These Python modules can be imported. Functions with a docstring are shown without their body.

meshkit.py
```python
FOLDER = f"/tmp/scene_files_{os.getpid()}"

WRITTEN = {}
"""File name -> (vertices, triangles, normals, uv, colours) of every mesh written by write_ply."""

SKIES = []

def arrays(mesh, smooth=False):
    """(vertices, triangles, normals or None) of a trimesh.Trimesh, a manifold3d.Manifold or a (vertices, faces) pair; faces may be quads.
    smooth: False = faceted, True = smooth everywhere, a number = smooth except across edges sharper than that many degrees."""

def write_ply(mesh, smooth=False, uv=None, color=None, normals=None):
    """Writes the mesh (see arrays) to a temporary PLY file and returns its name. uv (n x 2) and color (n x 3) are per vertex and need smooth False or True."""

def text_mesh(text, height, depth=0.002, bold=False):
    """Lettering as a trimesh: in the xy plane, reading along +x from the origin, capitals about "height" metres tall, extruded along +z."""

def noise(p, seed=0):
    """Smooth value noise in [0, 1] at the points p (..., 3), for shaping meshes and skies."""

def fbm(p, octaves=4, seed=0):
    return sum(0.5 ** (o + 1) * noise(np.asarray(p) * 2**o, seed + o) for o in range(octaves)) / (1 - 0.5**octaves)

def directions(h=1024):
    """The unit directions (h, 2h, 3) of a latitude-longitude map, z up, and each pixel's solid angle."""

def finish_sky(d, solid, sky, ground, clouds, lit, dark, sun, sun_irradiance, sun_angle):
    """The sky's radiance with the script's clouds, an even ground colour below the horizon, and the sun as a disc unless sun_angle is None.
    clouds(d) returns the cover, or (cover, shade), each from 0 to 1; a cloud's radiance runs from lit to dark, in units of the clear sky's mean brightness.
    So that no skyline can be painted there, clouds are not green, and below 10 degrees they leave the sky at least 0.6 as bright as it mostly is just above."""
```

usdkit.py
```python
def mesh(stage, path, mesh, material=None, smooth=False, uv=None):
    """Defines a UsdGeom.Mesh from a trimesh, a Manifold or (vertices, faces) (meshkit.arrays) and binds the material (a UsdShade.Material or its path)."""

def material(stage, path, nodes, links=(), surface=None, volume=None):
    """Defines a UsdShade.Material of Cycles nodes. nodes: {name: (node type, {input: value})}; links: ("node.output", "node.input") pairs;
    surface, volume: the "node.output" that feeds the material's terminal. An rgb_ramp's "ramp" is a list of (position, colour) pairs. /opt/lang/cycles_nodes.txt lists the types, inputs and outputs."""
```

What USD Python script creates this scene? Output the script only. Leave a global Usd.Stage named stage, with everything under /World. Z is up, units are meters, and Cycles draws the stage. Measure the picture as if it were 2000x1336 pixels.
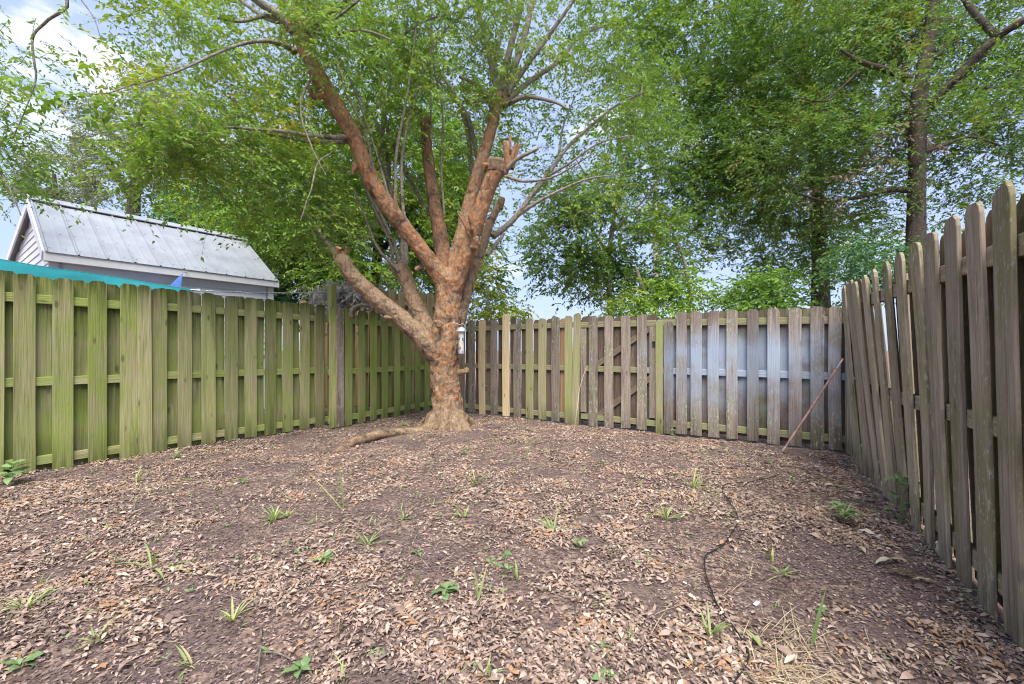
import math
import numpy as np, trimesh, manifold3d as m3, usdkit, meshkit
from scipy.sparse import coo_matrix
from scipy.sparse.csgraph import connected_components
from pxr import Usd, UsdGeom, UsdLux, UsdShade, Sdf, Gf, Vt

stage = Usd.Stage.CreateInMemory()
UsdGeom.SetStageUpAxis(stage, 'Z')
UsdGeom.Xform.Define(stage, '/World')
# ------------------------------------------------------------------ camera, sky, sun, exposure
F, HC, CZ = 830.0, 684.0, 1.2            # focal length and horizon of the 2000 px wide photograph, eye height
cam = UsdGeom.Camera.Define(stage, '/World/camera')
cam.AddTranslateOp().Set((0, 0, CZ)); cam.AddRotateXOp().Set(90)
cam.CreateHorizontalApertureAttr(36.0); cam.CreateFocalLengthAttr(F * 36 / 2000)
cam.CreateVerticalApertureOffsetAttr((HC - 668) * 36 / 2000)
cam.CreateFStopAttr(0.0); cam.CreateClippingRangeAttr((0.05, 5000))
cam.CreateExposureAttr(2.4)
SUN = np.array([0.05, -0.62, 1.05]); SUN /= np.linalg.norm(SUN)
ELEV, ROT = math.asin(SUN[2]), math.atan2(SUN[0], SUN[1])
sky_mat = usdkit.material(stage, '/World/Looks/sky', {
    'sky': ('sky_texture', {'sky_type': 'single_scattering', 'sun_disc': False, 'sun_elevation': ELEV, 'sun_rotation': ROT, 'altitude': 50.0, 'aerosol_density': 1.6}),
    'tc': ('texture_coordinate', {}),
    'mp': ('mapping', {'scale': (2.6, 2.6, 6.5), 'location': (0.35, 0.2, 0.1)}),
    'n': ('noise_texture', {'scale': 1.0, 'detail': 7.0, 'roughness': 0.52, 'distortion': 0.3}),
    'r': ('rgb_ramp', {'ramp': [(0.0, (0.0, 0.0, 0.0)), (0.56, (0.0, 0.0, 0.0)), (0.68, (0.75, 0.75, 0.75)), (1.0, (1, 1, 1))]}),
    'veil': ('mix', {'fac': 0.80, 'color2': (2.15, 2.65, 4.3)}),       # thin high haze over the blue
    'm': ('mix', {'color2': (4.6, 4.7, 5.3)}),
    'cs': ('vector_math', {'math_type': 'subtract', 'vector2': (-0.655, 0.62, 0.435)}), 'cm': ('vector_math', {'math_type': 'multiply', 'vector2': (1.0, 1.0, 2.6)}), 'cl': ('vector_math', {'math_type': 'length'}),
    'cn': ('noise_texture', {'scale': 5.5, 'detail': 6.0, 'roughness': 0.55}), 'cd': ('math', {'math_type': 'multiply_add', 'value2': -0.42}), 'cr': ('map_range', {'range_type': 'smoothstep', 'from_min': -0.17, 'from_max': -0.06, 'to_min': 0.55, 'to_max': 0.0, 'clamp': True}), 'm2': ('mix', {'color2': (4.9, 4.9, 5.3)}),
    'bg': ('background_shader', {'strength': 0.055})},
    [('tc.generated', 'mp.vector'), ('mp.vector', 'n.vector'), ('n.fac', 'r.fac'), ('sky.color', 'veil.color1'), ('r.color', 'm.fac'), ('veil.color', 'm.color1'), ('tc.generated', 'cs.vector1'), ('cs.vector', 'cm.vector1'), ('cm.vector', 'cl.vector1'), ('mp.vector', 'cn.vector'), ('cn.fac', 'cd.value1'), ('cl.value', 'cd.value3'), ('cd.value', 'cr.value'), ('cr.result', 'm2.fac'), ('m.color', 'm2.color1'), ('m2.color', 'bg.color')], surface='bg.background')
dome = UsdLux.DomeLight.Define(stage, '/World/sky')
UsdShade.MaterialBindingAPI.Apply(dome.GetPrim()).Bind(sky_mat)
dome.GetPrim().SetCustomDataByKey('kind', 'structure')
sun = UsdLux.DistantLight.Define(stage, '/World/sun')
sun.CreateIntensityAttr(0.4); sun.CreateAngleAttr(40.0); sun.CreateColorAttr((1.0, 0.95, 0.87)); sun.GetPrim().CreateAttribute('inputs:normalize', Sdf.ValueTypeNames.Bool).Set(True)
M_ = Gf.Matrix4d(); M_.SetRotate(Gf.Rotation(Gf.Vec3d(0, 0, -1), Gf.Vec3d(*(-SUN)))); sun.AddTransformOp().Set(M_)

# ------------------------------------------------------------------ helpers
def W(px, py, d): return np.array([d * (px - 1000) / F, d, CZ + d * (HC - py) / F])     # a point at distance d
def G(px, py): d = F * CZ / (py - HC); return np.array([d * (px - 1000) / F, d, 0.0])    # a point on the ground
def unit(v): v = np.asarray(v, float); return v / np.maximum(np.linalg.norm(v, axis=-1, keepdims=True), 1e-12)
TOP = {}
def path_for(name, parent):
    base = str(parent.GetPath()) if parent is not None else '/World'
    k = TOP.get((base, name), 0); TOP[(base, name)] = k + 1
    return f'{base}/{name}' + (f'_{k:03d}' if k else '')
def tag(prim, label=None, cat=None, group=None, kind=None):
    for k, v in (('label', label), ('category', cat), ('group', group), ('kind', kind)):
        if v: prim.SetCustomDataByKey(k, v)
    return prim
def xf(name, label, cat, loc=(0, 0, 0), group=None):
    x = UsdGeom.Xform.Define(stage, path_for(name, None)); x.AddTranslateOp().Set(tuple(float(a) for a in loc))
    return tag(x.GetPrim(), label, cat, group)
def loc_of(parent):
    o = np.zeros(3)
    p = parent
    while p is not None and p.GetPath() != Sdf.Path('/World') and p.IsValid() and str(p.GetPath()) != '/':
        a = p.GetAttribute('xformOp:translate')
        if a and a.Get() is not None: o += np.array(a.Get())
        p = p.GetParent()
    return o
def obj(name, v, f, mat, parent=None, normals=None, smooth=False, pv=None, label=None, cat=None, group=None, kind=None):
    """one Mesh prim; v in world metres, f triangles or quads; pv = {name: per-vertex values}"""
    v = np.asarray(v, float); f = np.asarray(f, int)
    if smooth is True and normals is None:
        tri = f if f.shape[1] == 3 else np.vstack([f[:, [0, 1, 2]], f[:, [0, 2, 3]]])
        n = np.zeros_like(v); c = np.cross(v[tri[:, 1]] - v[tri[:, 0]], v[tri[:, 2]] - v[tri[:, 0]])
        for k in range(3): np.add.at(n, tri[:, k], c)
        normals = unit(n)
    if parent is not None: v = v - loc_of(parent)
    m = UsdGeom.Mesh.Define(stage, path_for(name, parent))
    m.CreatePointsAttr(Vt.Vec3fArray.FromNumpy(v.astype(np.float32)))
    m.CreateFaceVertexCountsAttr(Vt.IntArray.FromNumpy(np.full(len(f), f.shape[1], np.int32)))
    m.CreateFaceVertexIndicesAttr(Vt.IntArray.FromNumpy(f.astype(np.int32).ravel()))
    m.CreateSubdivisionSchemeAttr('none')
    if normals is not None:
        m.CreateNormalsAttr(Vt.Vec3fArray.FromNumpy(np.asarray(normals).astype(np.float32))); m.SetNormalsInterpolation('vertex')
    if str(mat.GetPath()) in LEAFY and not (pv and 'rnd' in pv):      # one random value for each loose leaf
        tri = f[:, :3]; E = np.concatenate([tri[:, :2], tri[:, 1:3]]); nc, lab = connected_components(coo_matrix((np.ones(len(E), bool), (E[:, 0], E[:, 1])), (len(v), len(v))), directed=False)
        pv = {**(pv or {}), 'rnd': np.random.default_rng(len(v) + 7 * sum(map(ord, m.GetPath().pathString))).uniform(0, 1, nc)[lab]}
    api = UsdGeom.PrimvarsAPI(m)
    for k, a in (pv or {}).items():
        a = np.asarray(a, np.float32)
        if a.ndim == 2: api.CreatePrimvar(k, Sdf.ValueTypeNames.Float3Array, 'vertex').Set(Vt.Vec3fArray.FromNumpy(a))
        else: api.CreatePrimvar(k, Sdf.ValueTypeNames.FloatArray, 'vertex').Set(Vt.FloatArray.FromNumpy(a))
    UsdShade.MaterialBindingAPI.Apply(m.GetPrim()).Bind(mat)
    return tag(m.GetPrim(), label, cat, group, kind)
def cat_mesh(parts):
    vs, fs, n = [], [], 0
    for v, f in parts:
        f = np.asarray(f); f = f if f.shape[1] == 3 else np.vstack([f[:, [0, 1, 2]], f[:, [0, 2, 3]]])
        vs.append(np.asarray(v)); fs.append(f + n); n += len(v)
    return np.vstack(vs), np.vstack(fs)
def spline(pts, n):
    """Catmull-Rom through rows of any width"""
    p = np.asarray(pts, float)
    if len(p) == 2:
        return p[0] + (p[1] - p[0]) * np.linspace(0, 1, n)[:, None]
    q = np.vstack([2 * p[0] - p[1], p, 2 * p[-1] - p[-2]])
    t = np.linspace(0, len(p) - 1 - 1e-9, n); i = t.astype(int); u = (t - i)[:, None]
    a, b, c, d = q[i], q[i + 1], q[i + 2], q[i + 3]
    return 0.5 * (2 * b + (c - a) * u + (2 * a - 5 * b + 4 * c - d) * u ** 2 + (3 * b - a - 3 * c + d) * u ** 3)
def tube(pts, r, sides=6, caps=True):
    p = np.asarray(pts, float); r = np.broadcast_to(np.asarray(r, float), (len(p),))
    t = unit(np.gradient(p, axis=0)); n = np.cross(t[0], [0.31, 0.2, 0.93]); n = unit(n)
    rings = []
    a = np.arange(sides) / sides * 2 * np.pi
    for k in range(len(p)):
        n = unit(n - t[k] * n.dot(t[k])); b = np.cross(t[k], n)
        rings.append(p[k] + r[k] * (np.cos(a)[:, None] * n + np.sin(a)[:, None] * b))
    v = np.vstack(rings); m = len(p)
    i, j = np.meshgrid(np.arange(m - 1), np.arange(sides), indexing='ij'); j2 = (j + 1) % sides
    q = np.stack([i * sides + j, i * sides + j2, (i + 1) * sides + j2, (i + 1) * sides + j], -1).reshape(-1, 4)
    f = np.vstack([q[:, [0, 1, 2]], q[:, [0, 2, 3]]])
    if caps:
        v = np.vstack([v, p[:1], p[-1:]]); c0, c1 = m * sides, m * sides + 1; jj = np.arange(sides); kk = (jj + 1) % sides
        f = np.vstack([f, np.stack([np.full(sides, c0), kk, jj], 1), np.stack([np.full(sides, c1), (m - 1) * sides + jj, (m - 1) * sides + kk], 1)])
    return v, f
def box(c, ax, ay, az, sx, sy, sz, ch=0.0):
    """box with centre c, unit axes and sizes; ch chamfers the edges along ax"""
    c, ax, ay, az = (np.asarray(q, float) for q in (c, ax, ay, az))
    y, z = sy / 2, sz / 2
    prof = [(-y, -z), (y, -z), (y, z), (-y, z)] if ch <= 0 else [(-y + ch, -z), (y - ch, -z), (y, -z + ch), (y, z - ch), (y - ch, z), (-y + ch, z), (-y, z - ch), (-y, -z + ch)]
    n = len(prof)
    v = np.array([c + ax * s * sx / 2 + ay * p + az * q for s in (-1, 1) for p, q in prof])
    f = [[j, (j + 1) % n, n + (j + 1) % n] for j in range(n)] + [[j, n + (j + 1) % n, n + j] for j in range(n)]
    f += [[0, j + 1, j] for j in range(1, n - 1)] + [[n, n + j, n + j + 1] for j in range(1, n - 1)]
    f = np.array(f)
    if np.dot(np.cross(ax, ay), az) < 0: f = f[:, ::-1]
    return v, f
Z3 = np.array([0, 0, 1.0])
def mat(name, nodes, links, surface): return usdkit.material(stage, '/World/Looks/' + name, nodes, links, surface=surface)
def plain(name, col, rough=0.6, metal=0.0, var=0.12, scale=14.0, bump=0.0):
    c = np.array(col)
    nodes = {'tc': ('geometry', {}), 'n': ('noise_texture', {'scale': scale, 'detail': 5.0}),
             'r': ('rgb_ramp', {'ramp': [(0.3, tuple(c * (1 - var))), (0.7, tuple(np.minimum(c * (1 + var), 1)))]}),
             'b': ('bump', {'strength': bump, 'distance': 0.01}),
             'p': ('principled_bsdf', {'roughness': rough, 'metallic': metal})}
    return mat(name, nodes, [('tc.position', 'n.vector'), ('n.fac', 'r.fac'), ('r.color', 'p.base_color'), ('n.fac', 'b.height'), ('b.normal', 'p.normal')], 'p.BSDF')

# ------------------------------------------------------------------ materials
def wood(name, dark, light, algae, algae_amt=0.5, spots=None, spot_amt=0.0, paint=False, knots=0.5, streak=(0.1, 0.06, 0.05), streak_amt=0.35, topdark=0.5, lowgreen=0.5, zh=1.9):
    d, l = np.array(dark), np.array(light)
    N = {'bc': ('attribute', {'attribute': 'bc'}), 'tint': ('attribute', {'attribute': 'tint'}), 'hz': ('attribute', {'attribute': 'hz'}), 'alg': ('attribute', {'attribute': 'alg'}),
         'm1': ('mapping', {'scale': (95, 95, 2.2)}), 'g1': ('noise_texture', {'scale': 1.0, 'detail': 6.0, 'roughness': 0.62, 'distortion': 0.35}),
         'm2': ('mapping', {'scale': (19, 19, 1.2)}), 'g2': ('noise_texture', {'scale': 1.0, 'detail': 5.0, 'roughness': 0.6, 'distortion': 0.6}),
         'r1': ('rgb_ramp', {'ramp': [(0.22, tuple(d * 0.62)), (0.38, tuple(d)), (0.55, tuple((d + l) / 2)), (0.78, tuple(l * 1.12))]}),
         'm3': ('mapping', {'scale': (3.5, 3.5, 1.6)}), 'g3': ('noise_texture', {'scale': 1.0, 'detail': 6.0, 'roughness': 0.65}),
         'ra': ('math', {'math_type': 'multiply_add', 'value2': 4.6, 'value3': -2.3 + algae_amt, 'use_clamp': True}),
         'raa': ('math', {'math_type': 'multiply', 'use_clamp': True}),
         'ma': ('mix', {'color2': algae}),
         'alm': ('mix', {'mix_type': 'multiply', 'fac': 0.45}),
         # damp, dark algae towards the foot and below the top end
         'hn': ('math', {'math_type': 'divide', 'value2': zh}), 'drip': ('rgb_ramp', {'ramp': [(p_, (q_, q_, q_)) for p_, q_ in ((0, lowgreen), (0.19, 0), (0.82, 0), (0.93, 0.45 * topdark), (1, topdark))]}), 'dripm': ('rgb_ramp', {'ramp': [(p_, (q_, q_, q_)) for p_, q_ in ((0, 0), (0.24, 0), (0.43, 0.8 * topdark), (0.447, 0.1), (0.52, 0), (0.66, 0), (0.855, topdark), (0.872, 0.2 * topdark), (1, 0))]}), 'bk': ('attribute', {'attribute': 'behind'}), 'dm': ('math', {'math_type': 'multiply'}), 'da': ('math', {'math_type': 'add', 'use_clamp': True}),  # bands under the rails on back boards: stain with shade painted in
         'endn': ('math', {'math_type': 'multiply', 'use_clamp': True}),
         'g3b': ('math', {'math_type': 'multiply_add', 'value2': 4.2, 'value3': -1.25, 'use_clamp': True}),
         'me': ('mix', {'color2': tuple(np.array(algae) * 0.22)}),
         # weather streaks
         'rs': ('math', {'math_type': 'multiply_add', 'value2': 5.0, 'value3': -2.6, 'use_clamp': True}), 'rs2': ('math', {'math_type': 'multiply', 'value2': streak_amt}),
         'ms': ('mix', {'color2': streak}),
         # knots
         'mk': ('mapping', {'scale': (7.0, 7.0, 2.6)}), 'vk': ('voronoi_texture', {'scale': 1.0, 'randomness': 1.0}), 'rk': ('map_range', {'from_min': 0.07, 'from_max': 0.14, 'to_min': knots, 'to_max': 0.0, 'clamp': True}),
         'mkn': ('mix', {'color2': tuple(d * 0.35)}),
         'tv': ('math', {'math_type': 'multiply_add', 'value2': 0.62, 'value3': 0.68}), 'mt': ('mix', {'mix_type': 'multiply', 'fac': 1.0}),
         'bm': ('bump', {'strength': 0.9, 'distance': 0.008}), 'p': ('principled_bsdf', {'roughness': 0.88, 'specular_ior_level': 0.25})}
    L = [('bc.vector', 'm1.vector'), ('m1.vector', 'g1.vector'), ('bc.vector', 'm2.vector'), ('m2.vector', 'g2.vector'), ('bc.vector', 'm3.vector'), ('m3.vector', 'g3.vector'),
         ('g1.fac', 'r1.fac'), ('g3.fac', 'ra.value1'), ('ra.value', 'raa.value1'), ('alg.fac', 'raa.value2'), ('r1.color', 'alm.color2'), ('raa.value', 'ma.fac'), ('r1.color', 'ma.color1'),
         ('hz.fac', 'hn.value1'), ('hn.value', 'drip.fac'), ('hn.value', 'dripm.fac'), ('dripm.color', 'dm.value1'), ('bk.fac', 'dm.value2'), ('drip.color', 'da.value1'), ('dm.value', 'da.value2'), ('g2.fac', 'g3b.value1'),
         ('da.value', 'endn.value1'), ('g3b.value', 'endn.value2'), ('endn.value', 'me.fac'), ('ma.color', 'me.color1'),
         ('g2.fac', 'rs.value1'), ('rs.value', 'rs2.value1'), ('rs2.value', 'ms.fac'), ('me.color', 'ms.color1'),
         ('bc.vector', 'mk.vector'), ('mk.vector', 'vk.vector'), ('vk.distance', 'rk.value'), ('rk.result', 'mkn.fac'), ('ms.color', 'mkn.color1')]
    out = 'mkn.color'
    if spot_amt > 0:    # pale lichen flecks
        N.update({'msp': ('mapping', {'scale': (46, 46, 17)}), 'vsp': ('noise_texture', {'scale': 1.0, 'detail': 4.0, 'roughness': 0.7}), 'rsp': ('math', {'math_type': 'multiply_add', 'value2': 9.0, 'value3': -5.6 + spot_amt, 'use_clamp': True}),
                  'nsp': ('math', {'math_type': 'multiply', 'use_clamp': True}), 'gsp': ('math', {'math_type': 'multiply_add', 'value2': 4.0, 'value3': -1.5, 'use_clamp': True}), 'mix_sp': ('mix', {'color2': spots})})
        L += [('bc.vector', 'msp.vector'), ('msp.vector', 'vsp.vector'), ('vsp.fac', 'rsp.value1'), ('g3.fac', 'gsp.value1'), ('rsp.value', 'nsp.value1'), ('gsp.value', 'nsp.value2'), ('nsp.value', 'mix_sp.fac'), (out, 'mix_sp.color1')]
        out = 'mix_sp.color'
    if paint:           # a drift of sprayed pale blue-grey paint; where it fell is kept per vertex
        N.update({'pt': ('attribute', {'attribute': 'paint'}), 'gp': ('geometry', {}), 'np': ('noise_texture', {'scale': 4.2, 'detail': 4.0, 'roughness': 0.6}),
                  'pa': ('math', {'math_type': 'multiply_add', 'value2': 2.6, 'value3': -1.2}), 'pb': ('math', {'math_type': 'add'}), 'pc': ('math', {'math_type': 'multiply', 'value2': 1.0, 'use_clamp': True}), 'pd': ('math', {'math_type': 'multiply', 'use_clamp': True}), 'pe': ('math', {'math_type': 'multiply', 'value2': 0.95}),
                  'pg': ('math', {'math_type': 'multiply_add', 'value2': 0.9, 'value3': 0.45}),
                  'pcol': ('mix', {'mix_type': 'multiply', 'fac': 0.6, 'color1': (0.33, 0.39, 0.485)}), 'mp': ('mix', {})})
        L += [('gp.position', 'np.vector'), ('np.fac', 'pa.value1'), ('pa.value', 'pb.value1'), ('pt.fac', 'pb.value2'), ('pb.value', 'pc.value1'), ('pc.value', 'pd.value1'), ('pt.fac', 'pd.value2'), ('pd.value', 'pe.value1'), ('g1.fac', 'pg.value1'), ('pg.value', 'pcol.color2'),
              ('pe.value', 'mp.fac'), (out, 'mp.color1'), ('pcol.color', 'mp.color2')]
        out = 'mp.color'
    L += [('tint.fac', 'tv.value1'), ('tv.value', 'mt.color2'), (out, 'mt.color1'), ('mt.color', 'p.base_color'), ('g1.fac', 'bm.height'), ('bm.normal', 'p.normal')]
    return mat(name, N, L, 'p.BSDF')

WOOD_GREEN = wood('green_wood', (0.26, 0.23, 0.115), (0.41, 0.375, 0.215), (0.235, 0.285, 0.065), algae_amt=0.68, knots=0.75, streak=(0.11, 0.14, 0.035), streak_amt=0.7, topdark=0.95, lowgreen=0.7, zh=1.93)
WOOD_GREEN2 = wood('deep_green_wood', (0.19, 0.18, 0.08), (0.29, 0.28, 0.13), (0.17, 0.22, 0.05), algae_amt=0.75, knots=0.6, streak=(0.07, 0.11, 0.02), streak_amt=0.5, topdark=0.7, lowgreen=0.6, zh=1.88)
WOOD_OLD = wood('weathered_wood', (0.18, 0.14, 0.11), (0.37, 0.31, 0.26), (0.20, 0.205, 0.11), algae_amt=0.18, spots=(0.42, 0.40, 0.36), spot_amt=0.75, knots=0.6, streak=(0.10, 0.06, 0.048), streak_amt=0.85, topdark=0.3, lowgreen=0.55, zh=1.78, paint=True)
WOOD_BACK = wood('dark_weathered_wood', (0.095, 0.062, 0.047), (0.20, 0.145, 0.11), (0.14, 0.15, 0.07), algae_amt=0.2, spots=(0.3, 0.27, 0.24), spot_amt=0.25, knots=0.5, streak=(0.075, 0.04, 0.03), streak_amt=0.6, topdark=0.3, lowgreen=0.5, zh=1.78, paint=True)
WOOD_TAN = wood('greenish_tan_wood', (0.27, 0.235, 0.135), (0.40, 0.36, 0.23), (0.26, 0.285, 0.10), algae_amt=0.35, knots=0.8, streak=(0.2, 0.2, 0.08), streak_amt=0.3, topdark=0.35, lowgreen=0.75, zh=1.8)
WOOD_NEW = wood('new_wood', (0.50, 0.38, 0.21), (0.68, 0.555, 0.35), (0.5, 0.45, 0.22), algae_amt=-0.4, knots=0.9, streak=(0.45, 0.33, 0.16), streak_amt=0.2, topdark=0.0, lowgreen=0.05, zh=1.85)
WOOD_RAIL = wood('mossy_rail_wood', (0.19, 0.16, 0.095), (0.31, 0.275, 0.18), (0.23, 0.255, 0.11), algae_amt=0.38, knots=0.4, streak=(0.16, 0.12, 0.08), streak_amt=0.4, topdark=0.0, lowgreen=0.2, zh=3.0, paint=True)
WOOD_RIGHT = wood('brown_wood', (0.25, 0.20, 0.145), (0.45, 0.375, 0.285), (0.20, 0.185, 0.085), algae_amt=0.35, spots=(0.46, 0.42, 0.35), spot_amt=0.62, knots=0.5, streak=(0.105, 0.062, 0.05), streak_amt=0.5, topdark=0.15, lowgreen=0.5, zh=1.86, paint=True)
WOOD_BROWN = wood('neighbour_wood', (0.22, 0.165, 0.095), (0.36, 0.285, 0.17), (0.24, 0.24, 0.10), algae_amt=0.25, knots=0.6, topdark=0.3, lowgreen=0.2, zh=2.3)
WOOD_RED = wood('reddish_wood', (0.25, 0.145, 0.075), (0.40, 0.26, 0.15), (0.3, 0.25, 0.12), algae_amt=0.0, knots=0.6, topdark=0.1, lowgreen=0.2, zh=2.2)

LEAFY = set()
def leafmat(name, ramp, trans=0.34, ns=1.1, rough=0.5, spread=0.55):
    LEAFY.add('/World/Looks/' + name)
    N = {'rnd': ('attribute', {'attribute': 'rnd'}), 'geo': ('geometry', {}), 'n': ('noise_texture', {'scale': ns, 'detail': 3.0}), 'a': ('math', {'math_type': 'multiply_add', 'value2': spread, 'value3': 0.0}), 'b': ('math', {'math_type': 'multiply_add', 'value2': 1.5, 'value3': -0.5}), 'c': ('math', {'math_type': 'add', 'use_clamp': True}),
         'r': ('rgb_ramp', {'ramp': ramp}), 'p': ('principled_bsdf', {'roughness': rough, 'specular_ior_level': 0.35}), 'tcol': ('mix', {'mix_type': 'multiply', 'fac': 1.0, 'color2': (1.0, 1.0, 0.45)}), 't': ('translucent_bsdf', {}), 'x': ('mix_closure', {'fac': trans})}
    L = [('geo.position', 'n.vector'), ('rnd.fac', 'a.value1'), ('n.fac', 'b.value1'), ('a.value', 'c.value1'), ('b.value', 'c.value2'), ('c.value', 'r.fac'), ('r.color', 'p.base_color'), ('r.color', 'tcol.color1'), ('tcol.color', 't.color'), ('p.BSDF', 'x.closure1'), ('t.BSDF', 'x.closure2')]
    return mat(name, N, L, 'x.closure')
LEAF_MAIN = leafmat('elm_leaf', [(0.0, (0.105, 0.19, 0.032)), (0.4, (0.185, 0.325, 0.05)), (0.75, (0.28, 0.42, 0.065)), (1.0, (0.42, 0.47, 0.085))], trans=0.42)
LEAF_YEL = leafmat('yellow_green_leaf', [(0.0, (0.14, 0.25, 0.035)), (0.5, (0.28, 0.37, 0.05)), (0.85, (0.44, 0.43, 0.06)), (1.0, (0.52, 0.38, 0.07))], trans=0.42)
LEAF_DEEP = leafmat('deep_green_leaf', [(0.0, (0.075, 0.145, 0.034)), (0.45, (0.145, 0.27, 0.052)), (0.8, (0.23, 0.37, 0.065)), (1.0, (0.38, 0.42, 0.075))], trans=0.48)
LEAF_BLUE = leafmat('cool_green_leaf', [(0.0, (0.045, 0.11, 0.05)), (0.6, (0.085, 0.19, 0.08)), (1.0, (0.15, 0.27, 0.10))], trans=0.36)
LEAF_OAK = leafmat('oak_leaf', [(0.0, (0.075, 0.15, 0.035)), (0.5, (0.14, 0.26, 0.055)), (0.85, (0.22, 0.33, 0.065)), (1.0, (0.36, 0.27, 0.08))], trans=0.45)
LEAF_GREY = leafmat('grey_green_leaf', [(0.0, (0.13, 0.17, 0.10)), (0.6, (0.22, 0.275, 0.155)), (1.0, (0.32, 0.34, 0.19))], trans=0.4)
LEAF_WEED = leafmat('weed_leaf', [(0.0, (0.13, 0.22, 0.085)), (0.6, (0.20, 0.31, 0.125)), (1.0, (0.30, 0.38, 0.17))], ns=6.0)
GRASS = leafmat('grass_blade', [(0.0, (0.15, 0.24, 0.075)), (0.5, (0.25, 0.35, 0.125)), (0.9, (0.42, 0.47, 0.17)), (1.0, (0.52, 0.45, 0.25))], ns=5.0)
STRAW = leafmat('straw', [(0.0, (0.30, 0.23, 0.14)), (1.0, (0.54, 0.44, 0.29))], ns=5.0, trans=0.15)
LITTER = leafmat('dry_leaf', [(0.0, (0.06, 0.042, 0.038)), (0.2, (0.125, 0.086, 0.074)), (0.45, (0.24, 0.170, 0.136)), (0.7, (0.345, 0.25, 0.198)), (0.9, (0.44, 0.335, 0.268)), (0.992, (0.50, 0.40, 0.33)), (1.0, (0.34, 0.19, 0.10))], trans=0.12, ns=3.0, rough=0.6, spread=0.78)
MULCH = leafmat('mulch_chip', [(0.0, (0.055, 0.037, 0.034)), (0.55, (0.12, 0.082, 0.078)), (0.9, (0.23, 0.165, 0.148)), (1.0, (0.32, 0.24, 0.19))], trans=0.0, ns=3.0, rough=0.85, spread=0.9)
DEADLEAF = leafmat('pale_dead_leaf', [(0.0, (0.30, 0.24, 0.16)), (0.6, (0.46, 0.39, 0.28)), (1.0, (0.60, 0.54, 0.43))], trans=0.2, ns=4.0)
DEADGREY = leafmat('grey_dead_leaf', [(0.0, (0.26, 0.23, 0.21)), (0.6, (0.50, 0.46, 0.43)), (1.0, (0.58, 0.55, 0.52))], trans=0.1, ns=4.0)

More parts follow.
